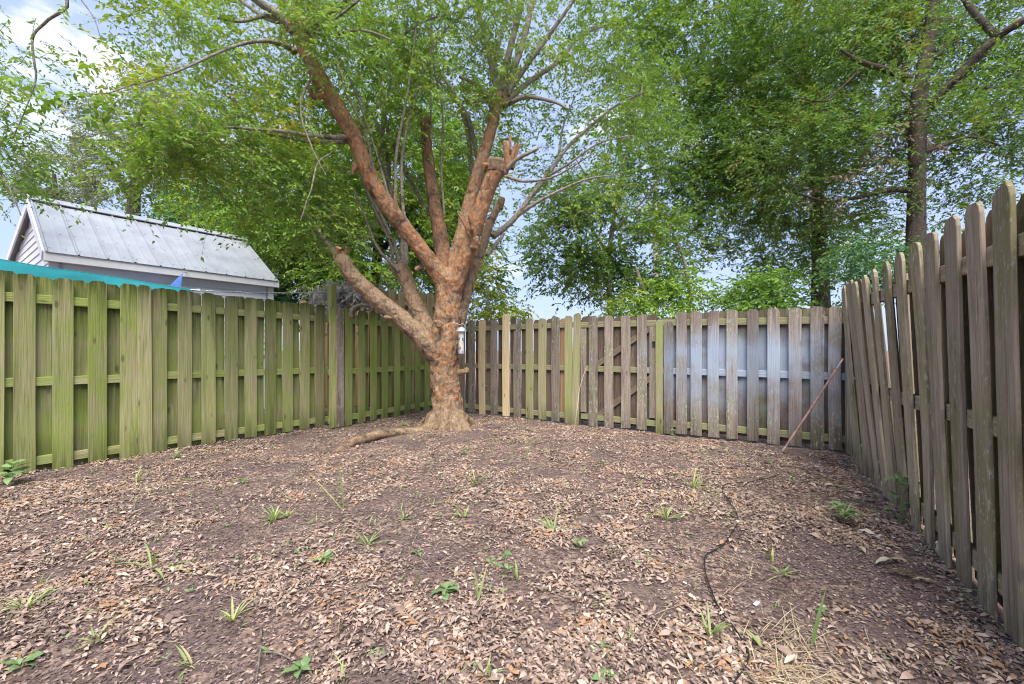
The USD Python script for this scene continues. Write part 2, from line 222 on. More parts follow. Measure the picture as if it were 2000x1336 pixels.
def barkmat(name, tan, orange, dark, attr=True, sc=1.0):
    N = {'geo': ('geometry', {}), 'or': ('attribute', {'attribute': 'orange'}),
         'm1': ('mapping', {'scale': (26 * sc, 26 * sc, 9 * sc)}), 'n1': ('noise_texture', {'scale': 1.0, 'detail': 8.0, 'roughness': 0.66, 'distortion': 0.8}),
         'n2': ('noise_texture', {'scale': 8.0 * sc, 'detail': 8.0, 'roughness': 0.68, 'distortion': 0.6}),
         'n3': ('noise_texture', {'scale': 4.2 * sc, 'detail': 6.0, 'roughness': 0.6, 'distortion': 1.0}),
         'r1': ('rgb_ramp', {'ramp': [(0.3, tuple(np.array(tan) * 0.45)), (0.5, tan), (0.72, tuple(np.array(tan) * 1.4))]}),
         'r2': ('rgb_ramp', {'ramp': [(0.3, tuple(np.array(orange) * 0.5)), (0.55, orange), (0.75, (orange[0] * 1.25, orange[1] * 1.4, orange[2] * 1.5))]}),
         'o1': ('math', {'math_type': 'multiply_add', 'value2': 8.0, 'value3': -4.2}), 'o2': ('math', {'math_type': 'multiply_add', 'value2': 2.1, 'value3': -0.75}), 'o3': ('math', {'math_type': 'add', 'use_clamp': True}), 'o4': ('math', {'math_type': 'multiply', 'use_clamp': True}),
         'mo': ('mix', {}), 'd1': ('math', {'math_type': 'multiply_add', 'value2': 7.0, 'value3': -3.7, 'use_clamp': True}), 'md': ('mix', {'color2': dark}),
         'h': ('math', {'math_type': 'multiply_add', 'value2': 0.7}), 'bm': ('bump', {'strength': 1.0, 'distance': 0.05}), 'p': ('principled_bsdf', {'roughness': 0.9, 'specular_ior_level': 0.2})}
    L = [('geo.position', 'm1.vector'), ('m1.vector', 'n1.vector'), ('geo.position', 'n2.vector'), ('geo.position', 'n3.vector'), ('n1.fac', 'r1.fac'), ('n1.fac', 'r2.fac'),
         ('n2.fac', 'o1.value1'), ('or.fac', 'o2.value1'), ('o1.value', 'o3.value1'), ('o2.value', 'o3.value2'), ('o3.value', 'o4.value1'), ('or.fac', 'o4.value2'),
         ('o4.value', 'mo.fac'), ('r1.color', 'mo.color1'), ('r2.color', 'mo.color2'), ('n3.fac', 'd1.value1'), ('d1.value', 'md.fac'), ('mo.color', 'md.color1'), ('md.color', 'p.base_color'),
         ('n1.fac', 'h.value1'), ('n2.fac', 'h.value3'), ('h.value', 'bm.height'), ('bm.normal', 'p.normal')]
    return mat(name, N, L, 'p.BSDF')
BARK = barkmat('elm_bark', (0.295, 0.205, 0.128), (0.42, 0.185, 0.08), (0.085, 0.055, 0.04))
BARK_STUB = barkmat('stripped_stub_bark', (0.19, 0.115, 0.07), (0.33, 0.15, 0.07), (0.075, 0.048, 0.034), sc=0.8)
BARK_DEAD = barkmat('bare_dead_wood', (0.20, 0.135, 0.085), (0.3, 0.15, 0.07), (0.06, 0.04, 0.03))
BARK_GREY = barkmat('grey_branch_bark', (0.31, 0.275, 0.215), (0.3, 0.2, 0.1), (0.09, 0.075, 0.055), sc=2.0)
BARK_OAK = barkmat('oak_bark', (0.092, 0.076, 0.058), (0.16, 0.1, 0.06), (0.035, 0.028, 0.02))
CUT = plain('fresh_cut_wood', (0.48, 0.27, 0.13), 0.8, var=0.25, scale=60)
DIRT = mat('soil', {
    'geo': ('geometry', {}), 'n1': ('noise_texture', {'scale': 1.3, 'detail': 4.0, 'roughness': 0.6}), 'n2': ('noise_texture', {'scale': 55.0, 'detail': 6.0, 'roughness': 0.7}), 'v': ('voronoi_texture', {'scale': 38.0, 'randomness': 1.0}),
    'r2': ('rgb_ramp', {'ramp': [(0.3, (0.055, 0.037, 0.034)), (0.52, (0.145, 0.102, 0.092)), (0.75, (0.29, 0.215, 0.185))]}),
    'rv': ('rgb_ramp', {'ramp': [(0.0, (0.06, 0.04, 0.034)), (0.45, (0.14, 0.092, 0.075)), (0.75, (0.29, 0.20, 0.15)), (1.0, (0.44, 0.325, 0.235))]}),
    'sv': ('separate_color', {}), 'f1': ('math', {'math_type': 'multiply_add', 'value2': 4.0, 'value3': -1.6, 'use_clamp': True}), 'mx': ('mix', {}),
    'n3': ('noise_texture', {'scale': 0.9, 'detail': 5.0}), 'f3': ('math', {'math_type': 'multiply_add', 'value2': 7.0, 'value3': -4.3, 'use_clamp': True}), 'f4': ('math', {'math_type': 'multiply', 'value2': 0.55}), 'ms': ('mix', {'color2': (0.20, 0.175, 0.155)}),
    'b': ('bump', {'strength': 0.9, 'distance': 0.02}), 'p': ('principled_bsdf', {'roughness': 0.95, 'specular_ior_level': 0.15})},
    [('geo.position', 'n1.vector'), ('geo.position', 'n2.vector'), ('geo.position', 'v.vector'), ('n2.fac', 'r2.fac'), ('v.color', 'sv.color'), ('sv.r', 'rv.fac'), ('n1.fac', 'f1.value1'), ('f1.value', 'mx.fac'), ('r2.color', 'mx.color1'), ('rv.color', 'mx.color2'),
     ('geo.position', 'n3.vector'), ('n3.fac', 'f3.value1'), ('f3.value', 'f4.value1'), ('f4.value', 'ms.fac'), ('mx.color', 'ms.color1'), ('ms.color', 'p.base_color'), ('n2.fac', 'b.height'), ('b.normal', 'p.normal')], 'p.BSDF')
METAL = plain('galvanised_roof_metal', (0.29, 0.31, 0.345), 0.5, 0.25, var=0.14, scale=2.5)
SIDING = plain('grey_siding', (0.60, 0.64, 0.71), 0.6, var=0.05, scale=3)
SIDING_W = plain('white_siding', (0.62, 0.63, 0.65), 0.6, var=0.05, scale=3)
TRIM = plain('white_trim', (0.62, 0.63, 0.66), 0.5, var=0.05, scale=4)
SCREW = plain('dull_steel', (0.30, 0.31, 0.33), 0.4, 0.8)
ALU = plain('feeder_metal', (0.62, 0.66, 0.72), 0.3, 0.7, var=0.2, scale=20)
FEEDER = plain('feeder_tube', (0.50, 0.45, 0.36), 0.35, var=0.2, scale=30)
BLACK = plain('black_rubber', (0.015, 0.016, 0.018), 0.5, var=0.3)
TEALB = plain('blue_port', (0.05, 0.22, 0.36), 0.4)
RUSTPOLE = plain('rusty_pole_paint', (0.33, 0.19, 0.16), 0.6, var=0.4, scale=18)
GREYMETAL = plain('grey_metal_tip', (0.34, 0.34, 0.35), 0.45, 0.5, var=0.2)
WIRE = plain('galvanised_wire', (0.45, 0.46, 0.48), 0.4, 0.6)
CREAMROPE = plain('pale_cord', (0.50, 0.44, 0.34), 0.8, var=0.2, scale=60)
CONCRETE = plain('pole_concrete', (0.36, 0.33, 0.29), 0.85, var=0.15, scale=3)
WHITE = plain('white_plastic', (0.75, 0.76, 0.78), 0.45, var=0.05)
BLUEGREY = plain('blue_grey_plastic', (0.34, 0.42, 0.45), 0.5, var=0.2)
def clothmat(name, col):
    return mat(name, {'geo': ('geometry', {}), 'n': ('noise_texture', {'scale': 3.0, 'detail': 6.0}), 'r': ('rgb_ramp', {'ramp': [(0.3, tuple(np.array(col) * 0.8)), (0.7, tuple(np.array(col) * 1.12))]}), 'p': ('principled_bsdf', {'roughness': 0.75}), 't': ('translucent_bsdf', {}), 'x': ('mix_closure', {'fac': 0.35})},
               [('geo.position', 'n.vector'), ('n.fac', 'r.fac'), ('r.color', 'p.base_color'), ('r.color', 't.color'), ('p.BSDF', 'x.closure1'), ('t.BSDF', 'x.closure2')], 'x.closure')
TEAL = clothmat('teal_shade_cloth', (0.02, 0.34, 0.38))
BLUECLOTH = clothmat('blue_shade_cloth', (0.09, 0.20, 0.55))

# ------------------------------------------------------------------ ground
TREE = W(876, 845, 6.38) * [1, 1, 0]
def gz(x, y):
    p = np.stack([np.asarray(x, float), np.asarray(y, float), np.zeros_like(np.asarray(x, float))], -1)
    r2 = (p[..., 0] - TREE[0]) ** 2 + (p[..., 1] - TREE[1]) ** 2
    return (meshkit.fbm(p * 0.9, 3, 5) - 0.5) * 0.05 + (meshkit.fbm(p * 7.0, 2, 8) - 0.5) * 0.018 + 0.05 * np.exp(-r2 / 0.6) - 0.012
def axis(lo, hi, step, far):
    g = [step * 1.35 ** k for k in range(1, 40)]; out = np.cumsum(g); out = out[out < far]
    return np.concatenate([lo - out[::-1], np.arange(lo, hi + step / 2, step), hi + out])
gx, gy = axis(-7.0, 5.0, 0.06, 900), axis(0.6, 9.4, 0.06, 900)
X, Y = np.meshgrid(gx, gy, indexing='ij'); Zg = gz(X, Y); n1, n2 = X.shape
i, j = np.meshgrid(np.arange(n1 - 1), np.arange(n2 - 1), indexing='ij')
q = np.stack([i * n2 + j, (i + 1) * n2 + j, (i + 1) * n2 + j + 1, i * n2 + j + 1], -1).reshape(-1, 4)
obj('ground', np.stack([X, Y, Zg], -1).reshape(-1, 3), q, DIRT, smooth=True, label='bare brown yard soil with dark mulch between the fences', cat='ground', kind='structure')

# ------------------------------------------------------------------ fences
rng = np.random.default_rng(11)
def board(parent, base, top, wdir, width, thick, material, tint=None, alg=1.0, style='dogear', name='board', paint=None, label=None, wonk=1.0, z0=None, behind=0.0):
    """a plank from base to top centre line, chamfered, slightly bowed, with a shaped top end"""
    base, top = np.asarray(base, float), np.asarray(top, float)
    up = unit(top - base); H = np.linalg.norm(top - base); wd = unit(wdir - up * np.dot(wdir, up)); nn = np.cross(wd, up)
    bow, tw, side = rng.normal(0, 0.004) * wonk, rng.normal(0, 0.006) * wonk, rng.normal(0, 0.004) * wonk
    ch = 0.0025
    if style == 'dogear': hs, ws = [0, 0.33, 0.68, 1 - 0.030 / H, 1.0], [1, 1, 1, 1, 0.60]
    elif style == 'worn': hs, ws = [0, 0.3, 0.66, 1 - 0.060 / H, 1 - 0.022 / H, 1 - 0.006 / H, 1.0], [1, 1, 1, 0.985, rng.uniform(0.80, 0.88), rng.uniform(0.58, 0.7), rng.uniform(0.40, 0.55)]
    else: hs, ws = [0, 0.33, 0.68, 1.0], [1, 1, 1, 1]
    y, z = width / 2, thick / 2
    v, bc = [], []
    off = rng.uniform(-40, 40, 3)
    lean_top = rng.normal(0, 0.10)
    for k, (h, ws_) in enumerate(zip(hs, ws)):
        t = tw * (h - 0.5); c = base + up * h * H + nn * bow * 4 * h * (1 - h) + wd * side * 4 * h * (1 - h)
        yy = max(y * ws_, 0.01)
        for a, b in ((-yy + ch, -z), (yy - ch, -z), (yy, -z + ch), (yy, z - ch), (yy - ch, z), (-yy + ch, z), (-yy, z - ch), (-yy, -z + ch)):
            end = 0.0
            if k == len(hs) - 1: end = a * lean_top + (rng.normal(0, 0.004) if style == 'worn' else 0)
            if k == 0: end = rng.normal(0, 0.004)
            v.append(c + wd * a + nn * (b + t * a / y) + up * end); bc.append([a, b, h * H])
    v, bc = np.array(v), np.array(bc); n, m = 8, len(hs)
    f = []
    for k in range(m - 1):
        for jj in range(n):
            j2 = (jj + 1) % n; f += [[k * n + jj, k * n + j2, (k + 1) * n + j2], [k * n + jj, (k + 1) * n + j2, (k + 1) * n + jj]]
    f += [[0, jj + 1, jj] for jj in range(1, n - 1)] + [[(m - 1) * n, (m - 1) * n + jj, (m - 1) * n + jj + 1] for jj in range(1, n - 1)]
    f = np.array(f)
    if np.dot(np.cross(wd, -nn), up) < 0: f = f[:, ::-1]
    ti = np.clip(rng.normal(0.5, 0.22), 0, 1) if tint is None else tint
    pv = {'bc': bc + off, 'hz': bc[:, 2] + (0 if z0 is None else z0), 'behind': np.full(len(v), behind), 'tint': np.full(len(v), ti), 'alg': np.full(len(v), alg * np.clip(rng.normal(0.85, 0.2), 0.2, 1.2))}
    if paint is not None: pv['paint'] = paint(v) * rng.uniform(0.72, 1.1)
    else: pv['paint'] = np.zeros(len(v))
    return obj(name, v, f, material, parent, pv=pv, label=label)
def stick(parent, a, b, nrm, h, t, material, name='rail', tint=None, alg=1.0, paint=None, label=None, segs=10):
    """a rail or brace from a to b (centre line), h high in the fence's plane and t thick along nrm"""
    a, b = np.asarray(a, float), np.asarray(b, float); ax = unit(b - a); Ln = np.linalg.norm(b - a); nz = unit(nrm); up = np.cross(nz, ax)
    ch = 0.004; y, z = h / 2, t / 2; prof = [(-y + ch, -z), (y - ch, -z), (y, -z + ch), (y, z - ch), (y - ch, z), (-y + ch, z), (-y, z - ch), (-y, -z + ch)]
    v, bc = [], []; off = rng.uniform(-40, 40, 3)
    for k in range(segs + 1):
        c = a + (b - a) * k / segs
        for p, q_ in prof: v.append(c + up * p + nz * q_); bc.append([p, q_, Ln * k / segs])
    v, bc = np.array(v), np.array(bc); n = 8; f = []
    for k in range(segs):
        for jj in range(n): j2 = (jj + 1) % n; f += [[k * n + jj, k * n + j2, (k + 1) * n + j2], [k * n + jj, (k + 1) * n + j2, (k + 1) * n + jj]]
    f += [[0, jj + 1, jj] for jj in range(1, n - 1)] + [[segs * n, segs * n + jj, segs * n + jj + 1] for jj in range(1, n - 1)]
    f = np.array(f)
    if np.dot(np.cross(up, nz), ax) < 0: f = f[:, ::-1]
    pv = {'bc': bc + off, 'hz': np.full(len(v), 1.16), 'tint': np.full(len(v), 0.55 if tint is None else tint), 'alg': np.full(len(v), alg), 'paint': np.zeros(len(v)) if paint is None else paint(v)}
    return obj(name, v, f, material, parent, pv=pv, label=label)
class Line:
    """a fence line on the ground from A to B; n points to the camera's side"""
    def __init__(s, A, B):
        s.A, s.d = np.array(A), unit(np.array(B) - np.array(A)); s.len = np.linalg.norm(np.array(B) - np.array(A)); s.n = np.array([-s.d[1], s.d[0], 0.0])
        if np.dot(s.n[:2], (np.array([0, 0]) - s.A[:2])) < 0: s.n = -s.n
    def at(s, px):                       # distance along the line where the picture's column px meets it
        k = (px - 1000) / F; return (k * s.A[1] - s.A[0]) / (s.d[0] - k * s.d[1])
    def p(s, t, z=0.0, off=0.0): return s.A + s.d * t + s.n * off + Z3 * z

# --- left fence, nearer part
LA = Line(G(48, 925), G(640, 830))
fl = xf('wooden_fence', 'bright olive green algae stained board fence in front of the metal roofed shed', 'fence', LA.p(0))
fr = [(-30, 2), (26, 70), (102, 143), (172, 209), (233, 270), (294, 327), (347, 374), (394, 421), (439, 464), (478, 502), (517, 539), (552, 572), (585, 604), (616, 634)]
iv = [(LA.at(a), LA.at(b)) for a, b in fr]
hA = lambda t: 1.945 - 0.03 * np.clip(t / LA.len, 0, 1)
for k, (a, b) in enumerate(iv):
    c, w = (a + b) / 2, np.clip(b - a, 0.13, 0.155)
    board(fl, LA.p(c, rng.uniform(-0.02, 0.01)), LA.p(c + rng.normal(0, 0.004), hA(c) + rng.normal(0, 0.005)), LA.d, w, 0.017, WOOD_GREEN, alg=rng.choice([0.55, 0.9, 1.0]))
a, b = LA.at(267), LA.at(299)
board(fl, LA.p((a + b) / 2, -0.02, 0.016), LA.p((a + b) / 2 - 0.012, hA(0), 0.018), LA.d, 0.125, 0.017, WOOD_GREEN, tint=0.75, alg=0.4, label='paler board lapped over the panel joint')
for k in range(len(iv) - 1):
    a, b = iv[k][1], iv[k + 1][0]; c = (a + b) / 2
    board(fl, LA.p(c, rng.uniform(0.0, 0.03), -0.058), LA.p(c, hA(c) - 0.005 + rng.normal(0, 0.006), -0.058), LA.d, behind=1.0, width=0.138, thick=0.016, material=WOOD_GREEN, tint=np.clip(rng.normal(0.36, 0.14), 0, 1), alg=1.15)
for z in (1.72, 0.90, 0.115):
    for t0, t1 in ((-1.2, 1.02), (1.024, LA.len + 0.02)):
        stick(fl, LA.p(t0, z, -0.0295), LA.p(t1, z - 0.02, -0.0295), LA.n, 0.089, 0.037, WOOD_GREEN, tint=0.62, alg=0.9)
for t in (1.02, LA.len - 0.04):
    stick(fl, LA.p(t, -0.02, -0.115), LA.p(t, 1.8, -0.115), LA.n, 0.088, 0.088, WOOD_GREEN, name='post', tint=0.5)
# --- left fence, far part
LB = Line(G(655, 835), G(835, 801))
fb = xf('wooden_fence', 'darker mossy green board fence with narrow gaps left of the tree trunk', 'fence', LB.p(0))
fr = [(673, 688), (698, 714), (722, 737), (745, 758), (768, 783), (789, 803), (809, 822), (828, 840), (846, 857)]
iv = [(LB.at(a), LB.at(b)) for a, b in fr]
a, b = LB.at(643), LB.at(655); board(fb, LB.p(a + 0.06, 0, 0.004), LB.p(a + 0.06, 1.86, 0.004), LB.d, 0.125, 0.017, WOOD_GREEN, alg=1.0)
a, b = LB.at(656), LB.at(670); board(fb, LB.p((a + b) / 2, 0, 0.012), LB.p((a + b) / 2, 1.875, 0.012), LB.d, 0.14, 0.02, WOOD_OLD, tint=0.55, alg=0.6, style='flat', label='grey weathered board without algae')
for k, (a, b) in enumerate(iv):
    c = (a + b) / 2
    board(fb, LB.p(c, rng.uniform(-0.02, 0.01)), LB.p(c, 1.87 + rng.normal(0, 0.012)), LB.d, 0.142, 0.017, WOOD_GREEN2, alg=1.1)
ivb = [(LB.at(656), LB.at(671))] + iv
for k in range(len(ivb) - 1):
    c = (ivb[k][1] + ivb[k + 1][0]) / 2 + rng.normal(0, 0.008)
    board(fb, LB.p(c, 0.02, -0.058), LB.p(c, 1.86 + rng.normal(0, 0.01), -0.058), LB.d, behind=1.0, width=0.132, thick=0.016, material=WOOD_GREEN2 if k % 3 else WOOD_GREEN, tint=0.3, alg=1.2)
for z in (1.67, 0.86, 0.12):
    stick(fb, LB.p(-0.1, z, -0.0295), LB.p(LB.len + 0.35, z, -0.0295), LB.n, 0.089, 0.037, WOOD_GREEN2, tint=0.72, alg=0.8)
stick(fb, W(648, 600, 6.95) * [1, 1, 0], W(648, 556, 6.95), LB.n, 0.10, 0.09, WOOD_GREEN, name='post', tint=0.7, label='tall square post standing above the boards')
# --- back fence and its gate
LC = Line(G(920, 806.3), G(1646, 881.5)); LC_end = LC.len
def paintmap(v):
    v = np.asarray(v); px = 1000 + F * v[:, 0] / v[:, 1]; t = (v - LC.A) @ LC.d; z = v[:, 2]
    f1 = np.clip((t - 3.05) / 0.45, 0, 1)
    top = 1.42 + 0.12 * np.clip((t - 4.2) / 1.0, 0, 1); f2 = np.clip((top - z) / 0.14, 0, 1); f3 = np.clip((z - 0.12) / 0.75, 0, 1)
    core = np.exp(-((t - 4.55) / 0.9) ** 2 - ((z - 1.12) / 0.5) ** 2)
    near = np.exp(-(((v - LC.A) @ LC.n) / 0.75) ** 2)
    return np.clip(f1 * f2 * f3 * (0.80 + 0.40 * core) * near, 0, 1.05)
def subz(parent, base, top, **k): return board(parent, base, top, LC.d, **k)
old, tan, new = WOOD_OLD, WOOD_TAN, WOOD_NEW
SEG1 = [(897, 908, old, 628), (913, 928, old, 626), (935, 949, 'new2', 625), (958, 972, old, 625), (981, 996, new, 613), (1003, 1018, 'broken', 624), (1027, 1042, tan, 622), (1052, 1067, tan, 622), (1077, 1093, old, 618), (1103, 1118, tan, 617)]
SEGG = [(1150, 1167, old, 617), (1181, 1198, old, 617), (1213, 1231, old, 616), (1244, 1263, old, 615)]
SEG2 = [(1296, 1315, old, 629), (1321, 1342, old, 609), (1349, 1371, old, 608.5), (1383, 1405, old, 607), (1419, 1441, old, 605), (1459, 1482, old, 604), (1498, 1523, old, 602), (1540, 1566, old, 601), (1583, 1610, old, 598.5), (1619, 1645, old, 598)]
def backfence(parent, seg, thick=0.018):
    out = []
    for a_, b_, m_, ty in seg:
        a, b = LC.at(a_), LC.at(b_); c = (a + b) / 2; w = min(b - a, 0.150)
        d = LC.p(c)[1]; z = CZ + (HC - ty) * d / F
        nar = dict(width=w, thick=thick, paint=paintmap, style='dogear')
        if isinstance(m_, str) and m_ == 'broken':
            board(parent, LC.p(c, -0.01), LC.p(c - 0.0, z - 0.2), LC.d, w, thick, old, style='flat', tint=0.3)
            board(parent, LC.p(c + w * 0.24, z - 0.2), LC.p(c + w * 0.24, z), LC.d, w * 0.5, thick * 0.95, old, style='flat', tint=0.3, name='split_end', label='split half left standing on the broken board')
        elif isinstance(m_, str): board(parent, LC.p(c, -0.01, 0.002), LC.p(c, z, 0.002), LC.d, w, thick, new, tint=0.35, alg=0.3, label='newer amber coloured board')
        else: board(parent, LC.p(c, rng.uniform(-0.015, 0.02)), LC.p(c, z), LC.d, w, thick, m_, paint=paintmap, style='dogear' if m_ is not old else 'worn' if rng.random() < 0.3 else 'dogear', label='fresh cream coloured board taller than the rest' if m_ is new else None, tint=0.8 if m_ is new else None)
        out.append((a, b, z))
    return out
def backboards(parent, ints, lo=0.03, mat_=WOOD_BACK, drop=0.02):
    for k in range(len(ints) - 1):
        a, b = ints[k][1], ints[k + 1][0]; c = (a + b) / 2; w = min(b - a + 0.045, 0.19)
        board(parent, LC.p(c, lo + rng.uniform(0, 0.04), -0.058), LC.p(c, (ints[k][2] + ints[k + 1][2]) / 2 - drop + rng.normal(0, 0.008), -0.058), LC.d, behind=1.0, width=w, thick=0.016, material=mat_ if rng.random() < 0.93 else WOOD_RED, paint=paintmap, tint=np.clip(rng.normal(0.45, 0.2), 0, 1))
f1 = xf('wooden_fence', 'weathered back fence with two fresh pale boards right of the tree trunk', 'fence', LC.p(0))
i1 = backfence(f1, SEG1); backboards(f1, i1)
def rails(parent, px0, px1, zs, mt=WOOD_RAIL):
    for z0, z1 in zs:
        t0, t1 = LC.at(px0), LC.at(px1); stick(parent, LC.p(t0, z0, -0.0295), LC.p(t1, z1, -0.0295), LC.n, 0.089, 0.037, mt, paint=paintmap, segs=24, tint=0.5)
rails(f1, 880, 1126, [(1.605, 1.62), (0.90, 0.905), (0.12, 0.11)])
a = LC.at(1124); board(f1, LC.p(a - 0.005, -0.03, 0.004), LC.p(a + 0.035, 1.80, 0.004), LC.d, 0.125, 0.03, WOOD_TAN, tint=0.5, alg=0.9, label='slightly leaning board beside the gate')
stick(f1, LC.p(LC.at(1126), -0.02, -0.12), LC.p(LC.at(1126), 1.7, -0.12), LC.n, 0.09, 0.09, WOOD_BACK, name='post')
g1 = xf('wooden_gate', 'weathered board gate with diagonal brace rails in the back fence', 'gate', LC.p(LC.at(1200)))
ig = backfence(g1, SEGG, 0.02)
gl, gr_ = LC.at(1134), LC.at(1281)
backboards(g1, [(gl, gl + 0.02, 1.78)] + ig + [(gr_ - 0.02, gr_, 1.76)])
rails(g1, 1134, 1281, [(1.61, 1.60), (0.905, 0.90), (0.13, 0.12)], WOOD_RAIL)
for (p0, y0, p1, y1) in ((1166, 712, 1282, 632), (1166, 812, 1282, 730)):
    ta, tb = LC.at(p0), LC.at(p1); da, db = LC.p(ta)[1], LC.p(tb)[1]
    stick(g1, LC.p(ta, CZ + (HC - y0) * da / F, -0.028), LC.p(tb, CZ + (HC - y1) * db / F, -0.028), LC.n, 0.085, 0.030, WOOD_BACK, name='brace', tint=0.85)
stick(g1, LC.p(LC.at(1139), 0.2, -0.012), LC.p(LC.at(1139), 1.55, -0.012), LC.n, 0.10, 0.018, WOOD_OLD, name='stile', tint=0.5)
stick(g1, LC.p(LC.at(1274), 0.2, -0.012), LC.p(LC.at(1274), 1.55, -0.012), LC.n, 0.09, 0.018, WOOD_OLD, name='stile', tint=0.4)
tl = LC.at(1278); v, f = box(LC.p(tl, CZ + (HC - 672) * LC.p(tl)[1] / F, 0.0), LC.d, LC.n, Z3, 0.05, 0.02, 0.085, 0.004); lt_ = obj('latch', v, f, BLACK, g1); v, f = tube(np.array([LC.p(tl - 0.03, CZ + (HC - 668) * LC.p(tl)[1] / F, 0.016), LC.p(tl + 0.03, CZ + (HC - 668) * LC.p(tl)[1] / F, 0.016)]), 0.006, 6); obj('bolt', v, f, BLACK, lt_)
f2 = xf('wooden_fence', 'back fence right of the gate misted with blue grey spray paint', 'fence', LC.p(LC.at(1450)))
a, b = LC.at(1281), LC.at(1295); board(f2, LC.p((a + b) / 2, -0.02, 0.006), LC.p((a + b) / 2, CZ + (HC - 628) * LC.p(a)[1] / F, 0.006), LC.d, 0.10, 0.03, WOOD_TAN, tint=0.45, alg=1.1, style='flat', label='short greenish board at the gate side')
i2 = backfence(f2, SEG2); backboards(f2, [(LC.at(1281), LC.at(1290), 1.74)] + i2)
rails(f2, 1283, 1655, [(1.60, 1.56), (0.90, 0.885), (0.14, 0.14)])
for px in (1300, 1648): stick(f2, LC.p(LC.at(px), -0.02, -0.12), LC.p(LC.at(px), 1.68, -0.12), LC.n, 0.09, 0.09, WOOD_BACK, name='post')
# --- right fence: it leans into the yard in its middle
R0, R1 = np.array([2.06, 1.735, 0]), np.array([3.985, 5.08, 0])
LR = Line(R0 - (R1 - R0) / np.linalg.norm(R1 - R0) * 0.75, R1)
fR = xf('wooden_fence', 'brown leaning board fence with rounded tops along the right side', 'fence', LR.p(0))
tops = [(1954, 361), (1911, 397), (1863, 426), (1820, 454), (1785, 477), (1754, 496), (1728, 514), (1707, 528), (1688, 540), (1670, 551)]
NB, t1 = 16, 0.75; pitch = (LR.len - t1) / (NB - 0.6)
leans = []
for k, (tx, ty) in enumerate(tops):
    best = min(((abs(1000 + F * (P := LR.p(t1 + pitch * k, 0, L_))[0] / P[1] - tx), L_) for L_ in np.linspace(-0.05, 0.4, 181)))
    leans.append(best[1])
leans = np.polyval(np.polyfit(np.arange(len(leans)), leans, 2), np.arange(len(leans)))
lean_at = lambda t: float(np.interp((t - t1) / pitch, np.r_[-4, np.arange(len(leans)), 12.5, 15], np.r_[0.0, leans, leans[-1] * 0.75, 0.0]))
print('LEANS', np.round(leans, 3))
for k in range(-3, NB):
    t = t1 + pitch * k + rng.normal(0, 0.006); L_ = lean_at(t); H = 1.86
    if 0 <= k < len(tops): P = LR.p(t, 0, L_); H = np.clip(CZ + (HC - tops[k][1]) * P[1] / F, 1.78, 1.93)
    board(fR, LR.p(t, rng.uniform(-0.01, 0.02)), LR.p(t + rng.normal(0, 0.008), H, L_), LR.d, 0.150, 0.019, WOOD_RIGHT, style='worn', paint=paintmap, wonk=1.4)
    tb = t + pitch / 2 + 0.085; Lb = lean_at(tb)
    board(fR, LR.p(tb, 0.03, -0.060), LR.p(tb, 1.83 + rng.normal(0, 0.012), Lb - 0.060), LR.d, 0.215, 0.018, WOOD_RIGHT, style='worn', tint=np.clip(rng.normal(0.32, 0.12), 0, 1), wonk=1.4)
for zf in (0.875, 0.465, 0.09):
    ts = np.linspace(-0.2, LR.len + 0.02, 6)
    for a, b in zip(ts[:-1], ts[1:]):
        stick(fR, LR.p(a, 1.85 * zf, lean_at(a) * zf - 0.031), LR.p(b - 0.002, 1.85 * zf, lean_at(b) * zf - 0.031), LR.n, 0.089, 0.038, WOOD_RIGHT, tint=0.7, alg=1.1)
for t in (0.0, 2.3, LR.len - 0.1):
    stick(fR, LR.p(t, -0.02, -0.12), LR.p(t, 1.75, -0.12 + lean_at(t) * 0.94), LR.n, 0.09, 0.09, WOOD_RIGHT, name='post', tint=0.4)
# --- fences of the neighbours, seen past the left corner
for nm, P0, P1, zt, mt, lab in ((0, W(738, 700, 8.75), W(880, 700, 9.7), 2.47, WOOD_BROWN, 'tall tan board fence behind the tree trunk beyond the corner'), (1, W(585, 700, 9.0), W(742, 700, 9.2), 2.25, WOOD_RED, 'reddish brown board fence behind the grey dead brush')):
    LN = Line(P0 * [1, 1, 0], P1 * [1, 1, 0]); fn = xf('wooden_fence', lab, 'fence', LN.p(0)); pt = 0.215; n = int(LN.len / pt)
    for k in range(n + 1):
        t = 0.07 + k * pt
        board(fn, LN.p(t), LN.p(t, zt + rng.normal(0, 0.025)), LN.d, 0.14, 0.018, mt, style='dogear')
        board(fn, LN.p(t + pt / 2, 0, -0.056), LN.p(t + pt / 2, zt - 0.03 + rng.normal(0, 0.02), -0.056), LN.d, 0.14, 0.016, mt, tint=0.25, style='dogear')
    for z in (zt - 0.27, 1.1, 0.3): stick(fn, LN.p(0, z, -0.028), LN.p(LN.len, z, -0.028), LN.n, 0.089, 0.034, mt, tint=0.6)
